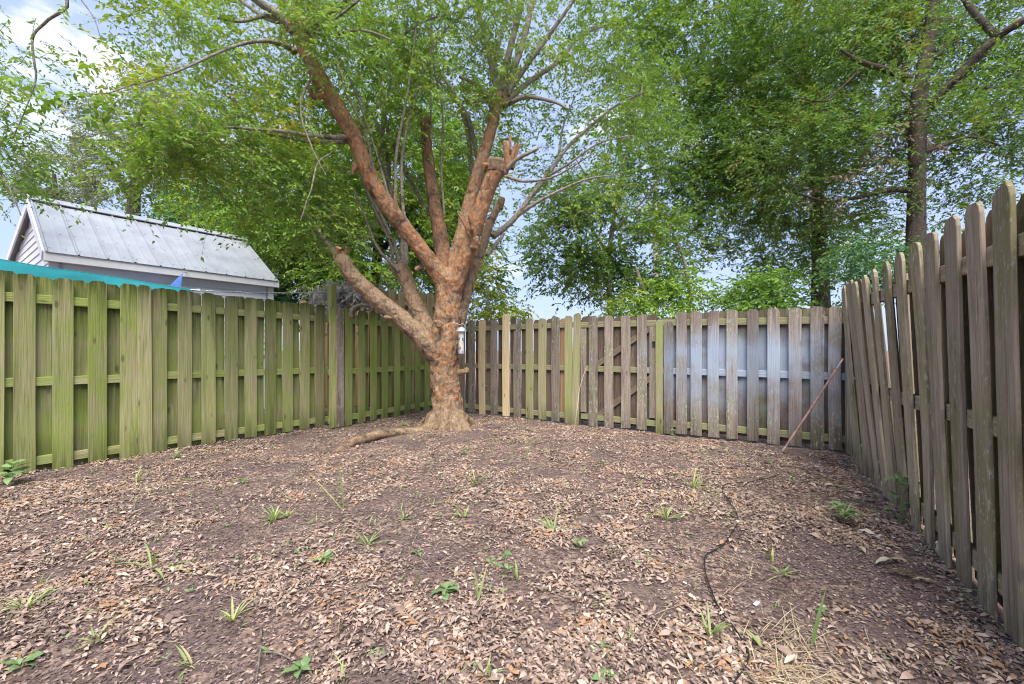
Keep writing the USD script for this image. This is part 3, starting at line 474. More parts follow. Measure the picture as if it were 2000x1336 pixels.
# ------------------------------------------------------------------ metal roofed shed behind the left fence
ze = 2.62
def at_z(px, py, z): d = F * (z - CZ) / (HC - py); return W(px, py, d)
EL, ER = at_z(87, 489, ze), at_z(544, 548, ze)
e = unit((ER - EL) * [1, 1, 0]); nb = np.array([-e[1], e[0], 0.0]); LE = np.linalg.norm((ER - EL)[:2])
wr, zr, wb = 1.55, 3.70, 5.2          # the rear slope is longer and flatter than the front one
shed = xf('shed', 'pale grey lap sided shed with silver metal roof behind the green fence', 'shed', EL * [1, 1, 0])
slope = unit(nb * wr + Z3 * (zr - ze)); rn = unit(np.cross(e, slope)); Ls = math.hypot(wr, zr - ze)
def S(a, b, c=0.0): return EL * [1, 1, 0] + Z3 * ze + e * a + slope * b + rn * c      # on the front roof slope
npan = 10; pw = LE / npan
for k in range(npan):
    a0, a1 = k * pw + 0.0015, (k + 1) * pw - 0.0015
    # a roofing sheet: flat with a folded rib at each edge and two small stiffening ribs
    prof = [(a0, 0.0), (a0 + 0.010, 0.019), (a0 + 0.024, 0.019), (a0 + 0.036, 0.0)]
    prof += [(a0 + pw * 0.52 - 0.03, 0.0), (a0 + pw * 0.52, 0.0022), (a0 + pw * 0.52 + 0.03, 0.0)]
    prof += [(a1, 0.0)]
    v = np.array([S(p, b, h + c) for c in (0.0, -0.004) for b in (-0.03, Ls) for p, h in prof]); n = len(prof)
    f = [[i_, i_ + 1, n + i_ + 1, n + i_] for i_ in range(n - 1)] + [[2 * n + i_ + 1, 2 * n + i_, 3 * n + i_, 3 * n + i_ + 1] for i_ in range(n - 1)]
    f += [[i_ + 1, i_, 2 * n + i_, 2 * n + i_ + 1] for i_ in range(n - 1)]
    rp = obj('roof_panel', v, f, METAL, shed)
    sc = [tube(np.array([S(a0 + 0.055, b, 0.0), S(a0 + 0.055, b, 0.008)]), 0.007, 6) for b in (0.10, 0.62, 1.2, Ls - 0.2)] + [tube(np.array([S((a0 + a1) / 2 + 0.06, b, 0), S((a0 + a1) / 2 + 0.06, b, 0.008)]), 0.007, 6) for b in (0.10, 0.62, 1.2)]
    v, f = cat_mesh(sc); obj('screw', v, f, SCREW, rp)
# back slope, ridge cap, fascia, walls
bk = [S(0, Ls), S(LE, Ls), S(LE, Ls) + nb * wb - Z3 * (zr - ze), S(0, Ls) + nb * wb - Z3 * (zr - ze)]
obj('rear_roof_slope', np.array(bk + [p - Z3 * 0.03 for p in bk]), np.array([[0, 1, 2, 3], [7, 6, 5, 4], [0, 4, 5, 1], [1, 5, 6, 2], [2, 6, 7, 3], [3, 7, 4, 0]]), METAL, shed)
sl2 = unit(nb * wb - Z3 * (zr - ze)); rt = S(0, Ls)
cap = []
for a_ in (-0.02, LE + 0.02):
    o = rt + e * a_; cap += [o - slope * 0.15 + rn * 0.030, o - slope * 0.145 + rn * 0.044, o + Z3 * 0.05, o + sl2 * 0.15 + Z3 * 0.03, o + sl2 * 0.15 + Z3 * 0.015, o + Z3 * 0.03]
obj('ridge_cap', np.array(cap), np.array([[i_, 6 + i_, 6 + (i_ + 1) % 6, (i_ + 1) % 6] for i_ in range(6)])[:, ::-1], METAL, shed)
v, f = box(EL + e * LE / 2 - Z3 * 0.075 + nb * 0.005, e, nb, Z3, LE + 0.02, 0.022, 0.13); obj('fascia', v, f, TRIM, shed)
v, f = box(EL + e * LE / 2 - Z3 * 0.135 + nb * 0.07, e, nb, Z3, LE, 0.13, 0.012); obj('soffit', v, f, TRIM, shed)
wall0 = EL + nb * 0.13 + e * 0.10; LW = LE - 0.2; zt = ze - 0.142
v, f = box(wall0 * [1, 1, 0] + e * LW / 2 + Z3 * zt / 2 + nb * ((wr + wb) / 2 - 0.13), e, nb, Z3, LW - 0.04, wr + wb - 0.30, zt - 0.01); obj('wall', v, f, SIDING, shed)
course = 0.125; nc = int(zt / course)
for k in range(nc):
    z = zt - (k + 1) * course
    if z < 1.0: break
    v, f = box(wall0 * [1, 1, 0] + e * LW / 2 + Z3 * (z + course / 2) - nb * 0.002, e, unit(nb - Z3 * 0.10), unit(Z3 + nb * 0.10), LW - 0.19, 0.014, course * 1.06); obj('siding_plank', v, f, SIDING, shed)
for t in (0.0, LW):
    v, f = box(wall0 * [1, 1, 0] + e * t + Z3 * (zt / 2) - nb * 0.008, e, nb, Z3, 0.10, 0.05, zt - 0.004); obj('corner_trim', v, f, TRIM, shed)
gw = wr + wb - 0.26                               # gable end: planks that shorten towards the ridge
for k in range(40):
    z = 1.0 + k * course; top = zr - 0.10
    if z + course > top: break
    hf, hb = (min(w_ - 0.13, (top - z - course * 0.5) / (zr - ze) * w_) for w_ in (wr, wb))
    c = wall0 * [1, 1, 0] + nb * (wr - 0.13 + (hb - hf) / 2) + Z3 * (z + course / 2) - e * 0.012
    v, f = box(c, nb, unit(e - Z3 * 0.10), unit(Z3 + e * 0.10), hf + hb - 0.06, 0.014, course * 1.06); obj('siding_plank', v, f, SIDING_W, shed)
v = np.array([wall0 * [1, 1, 0] + nb * q_ + Z3 * z + e * g_ for g_ in (0.0, 0.03) for q_, z in ((0.02, zt), (gw - 0.02, zt), (wr - 0.13, zr - 0.13))])
obj('gable_wall', v, np.array([[0, 2, 1], [3, 4, 5], [0, 1, 4], [0, 4, 3], [1, 2, 5], [1, 5, 4], [2, 0, 3], [2, 3, 5]]), SIDING_W, shed)
v, f = box((S(0, 0) + S(0, Ls)) / 2 - rn * 0.075 - e * 0.012, slope, e, rn, Ls - 0.02, 0.022, 0.13); obj('rake_board', v, f, TRIM, shed)
o2 = S(0, Ls) + nb * wb / 2 - Z3 * (zr - ze) / 2 - Z3 * 0.10 - e * 0.012
v, f = box(o2, sl2, e, unit(np.cross(e, sl2)), math.hypot(wb, zr - ze) - 0.02, 0.022, 0.13); obj('rake_board', v, f, TRIM, shed)

# ------------------------------------------------------------------ shade sails and their rope
def sail(A, B, C, sag, n=14, inb=0.10):
    """triangular cloth whose edges curve inward and whose middle hangs"""
    v, idx, k = [], {}, 0
    cen = (A + B + C) / 3
    for i_ in range(n + 1):
        for j_ in range(n + 1 - i_):
            a, b = i_ / n, j_ / n; c = 1 - a - b
            p = A * a + B * b + C * c
            e_ = 4 * (a * b + b * c + c * a)
            edge = (a * b * (c < 0.999)) * (1 - c) + b * c * (1 - a) + c * a * (1 - b)
            p = p + (cen - p) * inb * edge * 2.0 - Z3 * sag * 27 * a * b * c + Z3 * 0.006 * np.sin(a * 31 + b * 17)
            idx[i_, j_] = k; v.append(p); k += 1
    f = []
    for i_ in range(n):
        for j_ in range(n - i_):
            f.append([idx[i_, j_], idx[i_ + 1, j_], idx[i_, j_ + 1]])
            if j_ < n - i_ - 1: f.append([idx[i_ + 1, j_], idx[i_ + 1, j_ + 1], idx[i_, j_ + 1]])
    v, f = np.array(v), np.array(f); m = len(v)
    nr = np.zeros_like(v); c = np.cross(v[f[:, 1]] - v[f[:, 0]], v[f[:, 2]] - v[f[:, 0]])
    for k in range(3): np.add.at(nr, f[:, k], c)
    nr = unit(nr)
    ed = [idx[i_, 0] for i_ in range(n + 1)] + [idx[n - j_, j_] for j_ in range(1, n + 1)] + [idx[0, n - j_] for j_ in range(1, n)]
    e2 = np.roll(ed, -1)
    side = np.array([[a, b, b + m, a + m] for a, b in zip(ed, e2)]); side = np.vstack([side[:, [0, 1, 2]], side[:, [0, 2, 3]]])
    return np.vstack([v, v - nr * 0.002]), np.vstack([f, f[:, ::-1] + m, side]), v[ed]
A, B, C = W(386, 567, 6.15), W(-230, 470, 5.2), W(-140, 610, 4.1)
ts_ = xf('shade_sail', 'teal shade sail stretched just above the green fence in front of the shed', 'shade sail', A * [1, 1, 0])
v, f, ed = sail(A, B, C, 0.02, inb=0.05); obj('cloth', v, f, TEAL, ts_, smooth=False)
v, f = tube(np.vstack([ed, ed[:1]]), 0.008, 5); obj('hem', v, f, TEAL, ts_)
v, f = tube(W(386, 567, 6.15) + np.array([[0.03 * math.cos(t), 0, 0.03 * math.sin(t)] for t in np.linspace(0, 6.28, 13)]), 0.004, 5); obj('ring', v, f, WIRE, ts_)
bx = EL * [1, 1, 0]
corner = at_z(357, 533, ze - 0.10)
bs = xf('shade_sail', 'small blue shade sail corner tied up to the shed eave', 'shade sail', corner * [1, 1, 0])
v, f, ed = sail(corner, W(312, 574, corner[1] - 0.2), W(352, 580, corner[1] - 0.5), 0.01, n=8, inb=0.12); obj('cloth', v, f, BLUECLOTH, bs)
v, f = tube(spline([corner, corner + np.array([0.05, 0.02, 0.02]), at_z(362, 531, ze - 0.02)], 6), 0.006, 5); obj('tie', v, f, WIRE, bs)
t = np.linspace(0, 1, 60); r0, r1 = W(392, 567.5, 6.15), W(650, 569, 6.98)
rp = r0 + (r1 - r0) * t[:, None] - Z3 * (0.03 * 4 * t * (1 - t))[:, None]
ro = xf('wire_rope', 'twisted wire rope running from the teal sail corner to the tall post', 'rope', rp[0] * [1, 1, 0])
for ph in (0, math.pi):
    a = np.linspace(0, 120, 200) + ph; q_ = r0 + (r1 - r0) * np.linspace(0, 1, 200)[:, None] - Z3 * (0.03 * 4 * np.linspace(0, 1, 200) * (1 - np.linspace(0, 1, 200)))[:, None]
    v, f = tube(q_ + 0.006 * np.stack([np.zeros(200), np.cos(a), np.sin(a)], 1), 0.006, 4); obj('strand', v, f, WIRE, ro)
v, f = tube(np.array([r0 - [0.12, 0.03, -0.002], r0]), 0.013, 8); obj('turnbuckle', v, f, SCREW, ro)

# ------------------------------------------------------------------ the big tree in the corner
TD = 6.38
LIMBS = {   # (px, py, width in px, distance)
 'trunk': [(877, 852, 84, 6.38), (875, 815, 70, 6.40), (872, 770, 64, 6.42), (869, 720, 66, 6.42), (868, 680, 70, 6.42), (872, 640, 64, 6.42), (876, 600, 58, 6.42), (877, 565, 58, 6.42), (876, 548, 58, 6.40)],
 'root': [[(858, 808, 34, 6.35), (841, 832, 26, 6.3), (818, 848, 16, 6.22), (795, 853, 8, 6.2)], [(890, 808, 34, 6.35), (911, 838, 25, 6.25), (932, 860, 17, 6.1), (938, 874, 9, 6.0)], [(874, 806, 44, 6.32), (870, 838, 38, 6.22), (860, 858, 20, 6.1)],
          [(884, 808, 40, 6.32), (890, 840, 32, 6.22), (897, 860, 18, 6.1)], [(890, 808, 34, 6.45), (930, 838, 26, 6.75), (955, 842, 14, 6.95)], [(858, 808, 34, 6.45), (825, 835, 26, 6.75), (800, 836, 12, 6.9)]],
 'limb_low_left': [(852, 692, 52, 6.40), (818, 655, 45, 6.33), (782, 621, 41, 6.27), (742, 590, 39, 6.18), (706, 557, 36, 6.1), (682, 530, 34, 6.05), (669, 510, 35, 6.0), (661, 498, 24, 6.0)],
 'limb_left': [(848, 668, 44, 6.48), (824, 622, 37, 6.54), (807, 582, 34, 6.58), (794, 547, 32, 6.6), (784, 528, 34, 6.6)],
 'limb_main_left': [(868, 552, 42, 6.40), (845, 517, 37, 6.3), (815, 478, 35, 6.2), (786, 440, 36, 6.1), (754, 398, 37, 6.0), (728, 357, 36, 5.95), (709, 312, 35, 5.9), (690, 264, 35, 5.85), (668, 224, 37, 5.8), (641, 182, 38, 5.75), (617, 140, 37, 5.7), (601, 106, 35, 5.65), (590, 74, 42, 5.62), (584, 44, 50, 5.6), (583, 30, 36, 5.6)],
 'limb_centre': [(872, 545, 40, 6.45), (866, 500, 37, 6.5), (858, 450, 33, 6.55), (848, 395, 29, 6.55), (840, 340, 26, 6.6), (834, 290, 23, 6.6), (831, 243, 20, 6.6)],
 'limb_right_tall': [(882, 552, 42, 6.45), (894, 500, 38, 6.5), (908, 440, 33, 6.55), (922, 380, 29, 6.6), (936, 330, 28, 6.6), (950, 285, 26, 6.65), (962, 245, 24, 6.65), (968, 210, 27, 6.65), (972, 192, 34, 6.65)],
 'limb_right_cut': [(886, 562, 40, 6.35), (905, 510, 36, 6.3), (921, 465, 36, 6.25), (936, 420, 35, 6.2), (950, 380, 33, 6.15), (963, 345, 36, 6.1), (971, 328, 42, 6.1)],
 'limb_right_grey': [(890, 645, 36, 6.55), (906, 585, 30, 6.6), (917, 545, 28, 6.6), (933, 500, 26, 6.6), (948, 465, 21, 6.6), (957, 435, 18, 6.6), (969, 412, 16, 6.6), (979, 394, 14, 6.6)],
 'knob': [[(858, 633, 15, 6.12), (849, 628, 9, 6.07)], [(900, 726, 18, 6.35), (911, 724, 11, 6.33)], [(759, 622, 13, 6.1), (753, 620, 7, 6.05)], [(668, 503, 26, 6.0), (652, 500, 9, 5.95)], [(975, 195, 30, 6.65), (988, 202, 15, 6.65), (960, 190, 14, 6.65)], [(968, 330, 38, 6.12), (986, 336, 18, 6.1), (955, 325, 16, 6.1)],
          [(772, 424, 34, 6.03), (769, 414, 14, 5.95)], [(927, 480, 24, 6.18), (930, 466, 12, 6.1)], [(822, 520, 16, 6.3), (814, 527, 8, 6.25)], [(694, 325, 15, 5.9), (688, 338, 8, 5.88)], [(585, 60, 46, 5.6), (563, 50, 22, 5.6)], [(588, 52, 46, 5.6), (610, 60, 20, 5.6)], [(786, 530, 30, 6.6), (770, 524, 18, 6.55)]],
}
ORANGE = {'trunk': 0.70, 'root': 0.05, 'limb_low_left': 0.28, 'limb_left': 0.36, 'limb_main_left': 0.80, 'limb_centre': 0.5, 'limb_right_tall': 0.62, 'limb_right_cut': 0.80, 'limb_right_grey': 0.04, 'knob': 0.5}
bones, solids = [], []
def sph(p, r): return m3.Manifold.sphere(float(r), 20).translate(tuple(float(x) for x in p))
def chain(pts, key):
    P = [W(a, b, d) for a, b, w, d in pts]; R = [w / 2 * d / F * 0.88 for a, b, w, d in pts]
    for k in range(len(P) - 1):
        solids.append(m3.Manifold.batch_hull([sph(P[k], R[k]), sph(P[k + 1], R[k + 1])])); bones.append((P[k], P[k + 1], R[k], R[k + 1], key))
for key, pts in LIMBS.items():
    if isinstance(pts[0][0], tuple):
        for p_ in pts: chain(p_, key)
    else: chain(pts, key)
body = m3.Manifold.batch_boolean(solids, m3.OpType.Add).refine_to_length(0.028)
mm = body.to_mesh(); tm = trimesh.Trimesh(mm.vert_properties[:, :3], mm.tri_verts, process=True)
trimesh.smoothing.filter_taubin(tm, lamb=0.5, nu=0.52, iterations=14)
V, Fc = np.array(tm.vertices), np.array(tm.faces)
def near_bones(P):
    D = np.empty((len(P), len(bones)))
    for k, (a, b, ra, rb, _) in enumerate(bones):
        ab = b - a; t = np.clip(((P - a) @ ab) / ab.dot(ab), 0, 1); D[:, k] = np.linalg.norm(P - a - t[:, None] * ab, axis=1) - (ra + (rb - ra) * t)
    return D
D = near_bones(V); keys = [b[4] for b in bones]; wgt = np.exp(-np.maximum(D + 0.03, 0) / 0.05) + 1e-9
orange = (wgt * np.array([ORANGE[k] for k in keys])).sum(1) / wgt.sum(1)
orange *= np.clip((V[:, 2] - 0.10) / 0.25, 0.12, 1)
nrm = np.array(tm.vertex_normals)
st = V * [9, 9, 3.2]
thick = np.clip(np.min([np.where(D[:, k] < 0.05, max(bones[k][2], bones[k][3]), 9) for k in range(len(bones))], 0), 0.05, 0.3)
disp = (meshkit.fbm(st, 4, 3) - 0.5) * 0.20 * thick + (meshkit.fbm(V * 26, 3, 9) - 0.5) * 0.20 * thick + np.minimum(meshkit.fbm(V * [13, 13, 6], 3, 21) - 0.47, 0) * 0.45 * thick + np.where(np.array(keys)[np.argmin(D, 1)] == 'knob', (meshkit.fbm(V * 15, 3, 44) - 0.5) * 0.07, 0)
ang = np.arctan2(V[:, 1] - TREE[1], V[:, 0] - TREE[0]); disp += np.where(V[:, 2] < 0.5, np.sin(ang * 7 + 1) * 0.022 * np.clip((0.5 - V[:, 2]) / 0.5, 0, 1), 0)
V = V + nrm * disp[:, None]
c = np.cross(V[Fc[:, 1]] - V[Fc[:, 0]], V[Fc[:, 2]] - V[Fc[:, 0]]); nn_ = np.zeros_like(V)
for k in range(3): np.add.at(nn_, Fc[:, k], c)
nn_ = unit(nn_)
tree = xf('tree', 'big multi stemmed tree with orange flaking bark and sawn off limbs in the corner', 'tree', TREE)
Fcen = V[Fc].mean(1); own = np.array([('trunk' if k in ('trunk', 'root') else k) for k in keys])
ok = np.array([k != 'knob' for k in keys]); Df = near_bones(Fcen); Df[:, ~ok] += 9; own_f = own[np.argmin(Df, 1)]
for key in ['trunk'] + [k for k in LIMBS if k.startswith('limb')]:
    sel = own_f == key
    u, inv = np.unique(Fc[sel], return_inverse=True)
    m_ = BARK_DEAD if key == 'limb_centre' else BARK
    obj('trunk' if key == 'trunk' else 'limb', V[u], inv.reshape(-1, 3), BARK if key != 'limb_centre' else BARK_STUB, tree, normals=nn_[u], pv={'orange': orange[u]},
        label={'limb_centre': 'dead barkless stub standing in the middle', 'limb_right_cut': 'thick orange limb sawn off at the top', 'limb_right_grey': 'smooth grey tan limb on the right', 'limb_main_left': 'long orange limb leaning left'}.get(key))
# root running over the ground to the left
rt_ = [G(655, 880), G(690, 868), G(725, 860), G(760, 853), G(795, 848), G(830, 845)]; rz = [-0.03, 0.022, 0.05, 0.05, 0.03, 0.0]
p = spline(np.array([np.append(a[:2], z) for a, z in zip(rt_, rz)]), 26); v, f = tube(p, np.interp(np.linspace(0, 1, 26), [0, 0.3, 0.6, 1], [0.035, 0.062, 0.06, 0.07]), 12)
v = v + unit(v - p[np.clip(np.arange(len(v)) // 12, 0, 25)]) * ((meshkit.fbm(v * 16, 3, 2) - 0.5) * 0.03)[:, None]
obj('root', v, f, BARK, tree, smooth=True, pv={'orange': np.full(len(v), 0.02)}, label='tan surface root running left over the leaf litter')
rb = np.random.default_rng(5)
def bt(pts, sides=6, n=None, wob=0.02):
    """a branch tube from rows (px, py, width px, distance)"""
    a = np.array(pts, float); P = np.array([np.append(W(x, y, d), w / 2 * d / F) for x, y, w, d in a]); n = n or max(6, 4 * len(a)); q_ = spline(P, n)
    jit = np.cumsum(rb.normal(0, wob * 0.25, (n, 3)), 0); jit *= np.linspace(0, 1, n)[:, None] ** 0.7 * 0.35
    return tube(q_[:, :3] + jit, np.maximum(q_[:, 3], 0.002), sides)
BR = [   # long grey limbs and leaders
 [(684, 268, 11, 5.85), (640, 268, 9, 5.6), (590, 262, 8, 5.4), (545, 255, 7, 5.2), (490, 250, 6, 5.0), (440, 247, 5, 4.9), (400, 258, 4, 4.8), (365, 276, 4, 4.7), (325, 300, 3, 4.6), (290, 332, 2, 4.55)],
 [(684, 276, 9, 5.85), (640, 278, 7, 5.9), (590, 276, 6, 6.0), (520, 262, 5, 6.1), (475, 280, 4, 6.2), (430, 310, 3, 6.25), (385, 338, 2, 6.3)],
 [(575, 100, 13, 5.6), (545, 85, 9, 5.3), (507, 80, 7, 5.0), (450, 92, 5.5, 4.7), (365, 130, 4.5, 4.3), (310, 152, 3.5, 4.1), (251, 168, 3, 3.9), (200, 184, 2.2, 3.7), (147, 184, 1.5, 3.6)],
 [(580, 60, 20, 5.6), (540, 25, 17, 5.5), (500, 0, 14, 5.4), (440, -50, 11, 5.2)], [(578, 50, 16, 5.6), (560, 10, 13, 5.55), (545, -40, 12, 5.5), (520, -120, 8, 5.4)], [(586, 40, 18, 5.6), (590, 0, 16, 5.6), (600, -60, 13, 5.6), (610, -160, 8, 5.6)], [(592, 45, 14, 5.6), (615, 5, 12, 5.65), (650, -50, 10, 5.7), (700, -140, 6, 5.8)], [(600, 60, 12, 5.6), (640, 30, 10, 5.5), (700, -20, 8, 5.3)], [(578, 30, 13, 5.6), (572, -10, 11, 5.6), (560, -70, 9, 5.65)], [(594, 36, 12, 5.6), (604, -5, 10, 5.55), (622, -60, 8, 5.5)], [(596, 55, 8, 5.55), (640, 70, 6, 5.4), (700, 60, 5, 5.2), (760, 80, 3, 5.1)], [(566, 50, 9, 5.6), (520, 30, 8, 5.5), (470, 40, 6, 5.3), (420, 30, 4, 5.1)], [(570, 40, 10, 5.6), (530, 40, 9, 5.7), (480, 10, 7, 5.8), (420, -40, 5, 6)],
 [(975, 185, 15, 6.65), (962, 140, 12, 6.7), (948, 70, 11, 6.75), (930, 10, 9, 6.8), (905, -70, 7, 6.9)], [(978, 185, 15, 6.65), (990, 120, 13, 6.6), (1005, 60, 12, 6.6), (1020, 0, 11, 6.5), (1035, -80, 8, 6.5)], [(982, 190, 14, 6.65), (1010, 120, 12, 6.7), (1030, 50, 11, 6.8), (1045, -20, 9, 6.9)], [(985, 192, 12, 6.65), (1020, 140, 10, 6.55), (1060, 85, 9, 6.45), (1100, 30, 7, 6.4), (1140, -30, 5, 6.3)],
 [(988, 198, 12, 6.65), (1040, 155, 10, 6.7), (1090, 120, 8, 6.8), (1130, 75, 6, 6.9), (1200, 40, 4, 7.0)], [(986, 205, 10, 6.65), (1030, 190, 8, 6.5), (1080, 200, 6, 6.4), (1110, 215, 4, 6.3)], [(960, 190, 9, 6.65), (930, 165, 8, 6.6), (895, 150, 6, 6.5)], [(958, 196, 8, 6.65), (925, 178, 7, 6.7), (880, 172, 5, 6.8)], [(958, 198, 8, 6.65), (920, 198, 7, 6.7), (905, 190, 5, 6.8)], [(972, 185, 9, 6.7), (968, 110, 8, 6.9), (985, 40, 7, 7.1), (1010, -30, 5, 7.2)],
 [(962, 462, 13, 6.6), (985, 445, 12, 6.65), (1010, 420, 11, 6.7), (1036, 384, 10, 6.75), (1071, 338, 9, 6.8), (1110, 285, 7, 6.9), (1155, 245, 6, 7.0), (1200, 208, 5, 7.1), (1270, 175, 3, 7.2)], [(1005, 425, 9, 6.7), (1050, 395, 7, 6.6), (1100, 370, 5, 6.5), (1150, 350, 4, 6.4), (1200, 345, 2, 6.3)], [(985, 335, 11, 6.1), (1010, 312, 8, 6.0), (1045, 295, 6, 5.9), (1052, 290, 5, 5.9)], [(990, 345, 8, 6.1), (1030, 355, 5, 6.0), (1090, 342, 4, 5.9), (1160, 300, 3, 5.8)], [(950, 500, 9, 6.6), (968, 478, 8, 6.6), (985, 455, 6, 6.6)], [(1060, 350, 6, 6.8), (1110, 320, 5, 6.6), (1170, 280, 4, 6.5), (1240, 265, 2, 6.4)], [(1090, 310, 6, 6.85), (1100, 250, 4, 7), (1125, 190, 3, 7.1)],
 [(938, 460, 8, 6.7), (920, 330, 9, 7.0), (912, 250, 10, 7.1), (890, 190, 8, 7.2), (860, 140, 6, 7.3)], [(935, 320, 10, 7.0), (920, 250, 9, 7.0), (905, 215, 8, 7.1), (850, 150, 5, 7.2)],
 [(660, 498, 13, 6.0), (640, 475, 10, 6.0), (622, 455, 8, 5.95), (612, 440, 6, 5.9)],
 # slim upright shoots between the limbs
 [(785, 525, 9, 6.6), (770, 480, 8, 6.6), (750, 430, 7, 6.6), (720, 380, 6, 6.6), (700, 320, 5, 6.7)], [(788, 522, 9, 6.6), (780, 450, 8, 6.65), (762, 370, 7, 6.7), (745, 300, 6, 6.7), (755, 200, 5, 6.8), (770, 90, 4, 6.8), (775, -20, 3, 6.8)], [(792, 520, 13, 6.65), (790, 470, 12, 6.7), (783, 440, 11, 6.7)], [(775, 420, 7, 6.0), (772, 340, 6, 6.0), (776, 280, 6, 5.95), (790, 200, 5, 5.9), (805, 90, 4, 5.9), (815, -20, 3, 5.9)], [(790, 435, 8, 6.05), (786, 380, 7, 6.05), (785, 310, 6, 6.05), (800, 220, 5, 6.1), (830, 130, 5, 6.1), (870, 60, 4, 6.1), (930, 0, 3, 6.1)],
 [(768, 418, 6, 5.95), (745, 330, 5, 5.9), (720, 250, 4, 5.8), (690, 170, 4, 5.7), (655, 100, 3, 5.6)], [(725, 350, 6, 5.9), (722, 290, 5, 5.7), (700, 230, 5, 5.5), (670, 170, 4, 5.3), (660, 120, 3, 5.2)], [(735, 440, 7, 6.9), (760, 340, 9, 7.0), (740, 250, 8, 7.1), (700, 180, 6, 7.2)], [(838, 420, 8, 7.0), (790, 330, 10, 7.1), (760, 260, 9, 7.1), (740, 190, 6, 7.2)], [(868, 420, 5, 6.6), (862, 330, 5, 6.6), (866, 220, 4, 6.6), (850, 130, 3, 6.6), (845, 20, 3, 6.6)], [(842, 250, 4, 6.6), (840, 170, 4, 6.6), (838, 100, 3, 6.6), (842, 0, 2, 6.6)], [(780, 530, 8, 6.5), (735, 480, 6, 6.4), (705, 400, 5, 6.3), (690, 370, 4, 6.3)], [(770, 528, 8, 6.55), (760, 470, 6, 6.5), (725, 400, 5, 6.4)], [(645, 300, 3, 5.3), (620, 320, 3, 5.2), (610, 370, 3, 5.1), (590, 430, 2, 5.1)],
 [(610, 150, 5, 5.6), (590, 190, 4, 5.3), (590, 230, 3, 5.2), (610, 290, 3, 5.1), (635, 340, 2, 5.1)], [(620, 60, 6, 5.5), (665, 30, 5, 5.2), (700, 0, 4, 5.0), (760, -60, 3, 4.8)], [(690, 80, 5, 6.2), (750, 90, 4, 6.1), (830, 40, 4, 6.0), (900, 20, 3, 5.9)],
]
for k, b in enumerate(BR):
    v, f = bt(b, 7 if b[0][2] > 8 else 5, wob=0.03)
    obj('branch', v, f, BARK_GREY, tree, smooth=True, pv={'orange': np.zeros(len(v))})
STUBS = [[(992, 328, 13, 6.08), (990, 305, 12, 6.05), (986, 278, 11, 6.03)], [(999, 322, 10, 6.08), (1002, 305, 9, 6.05), (1008, 281, 9, 6.03)], [(1000, 330, 8, 6.15), (1008, 300, 7, 6.2), (1014, 284, 6, 6.2)], [(996, 300, 7, 6.2), (996, 280, 6, 6.2), (996, 265, 6, 6.2)], [(930, 470, 9, 6.12), (922, 445, 8, 6.05), (917, 421, 8, 6.0)], [(918, 465, 5, 6.1), (908, 440, 5, 6.05), (895, 419, 4, 6.0)], [(772, 425, 6, 5.95), (772, 400, 5, 5.9), (771, 372, 5, 5.88)], [(672, 505, 8, 6.0), (676, 492, 7, 5.98), (677, 483, 7, 5.97)], [(660, 500, 12, 5.95), (661, 490, 11, 5.92), (662, 484, 11, 5.9)], [(655, 180, 14, 5.75), (615, 190, 11, 5.65), (605, 174, 10, 5.62)], [(957, 325, 12, 6.05), (948, 322, 9, 6.0), (945, 323, 8, 5.98)]]
for s_ in STUBS:
    a = np.array(s_, float); q_ = spline(np.array([np.append(W(x, y, d), w / 2 * d / F) for x, y, w, d in a]), 8)
    v, f = tube(q_[:, :3], q_[:, 3], 9, caps=False); st_ = obj('stub', v, f, BARK, tree, smooth=True, pv={'orange': np.full(len(v), 0.8)})
    t_ = unit(q_[-1, :3] - q_[-2, :3]); v, f = tube(np.array([q_[-1, :3] - t_ * 0.01, q_[-1, :3] + t_ * 0.004]), q_[-1, 3] * 0.97, 9); obj('cut_face', v, f, CUT, st_)
for (x, y, w, d, up) in ((831, 240, 21, 6.6, (-0.03, 0, 1)), (969, 321, 40, 6.1, (0.1, -0.05, 1)), (979, 393, 14, 6.6, (0.3, 0, 1))):
    t_ = unit(np.array(up)); o = W(x, y, d); v, f = tube(np.array([o - t_ * 0.12, o + t_ * 0.02, o + t_ * 0.055]), np.array([w, w, w * 0.85]) / 2 * d / F, 14)
    v = v + unit(np.cross(t_, v - o)) * 0 + (meshkit.fbm(v * 40, 2, 4) - 0.5)[:, None] * 0.02
    obj('sawn_end', v, f, BARK_DEAD, tree, pv={'orange': np.zeros(len(v))})

# ------------------------------------------------------------------ foliage
def leaves(P, D, N, L, Wd, fold=0.18, six=False):
    """leaf blades from base points P along D, facing N"""
    D = unit(D); Sd = unit(np.cross(D, N)); N = np.cross(Sd, D); L = np.broadcast_to(L, (len(P),))[:, None]; Wd = np.broadcast_to(Wd, (len(P),))[:, None]; n = len(P)
    if six:
        pts = [P, P + D * L * 0.30 + Sd * Wd * 0.46 + N * Wd * fold, P + D * L * 0.66 + Sd * Wd * 0.38 + N * Wd * fold, P + D * L - N * L * 0.10, P + D * L * 0.66 - Sd * Wd * 0.38 + N * Wd * fold, P + D * L * 0.30 - Sd * Wd * 0.46 + N * Wd * fold]
        v = np.stack(pts, 1).reshape(-1, 3); b = np.arange(n)[:, None] * 6
        f = np.concatenate([b + [0, 1, 5], b + [1, 2, 4], b + [1, 4, 5], b + [2, 3, 4]], 0)
    else:
        pts = [P, P + D * L * 0.45 + Sd * Wd * 0.5 + N * Wd * fold, P + D * L - N * L * 0.08, P + D * L * 0.45 - Sd * Wd * 0.5 + N * Wd * fold]
        v = np.stack(pts, 1).reshape(-1, 3); b = np.arange(n)[:, None] * 4
        f = np.concatenate([b + [0, 1, 2], b + [0, 2, 3]], 0)
    return v, f
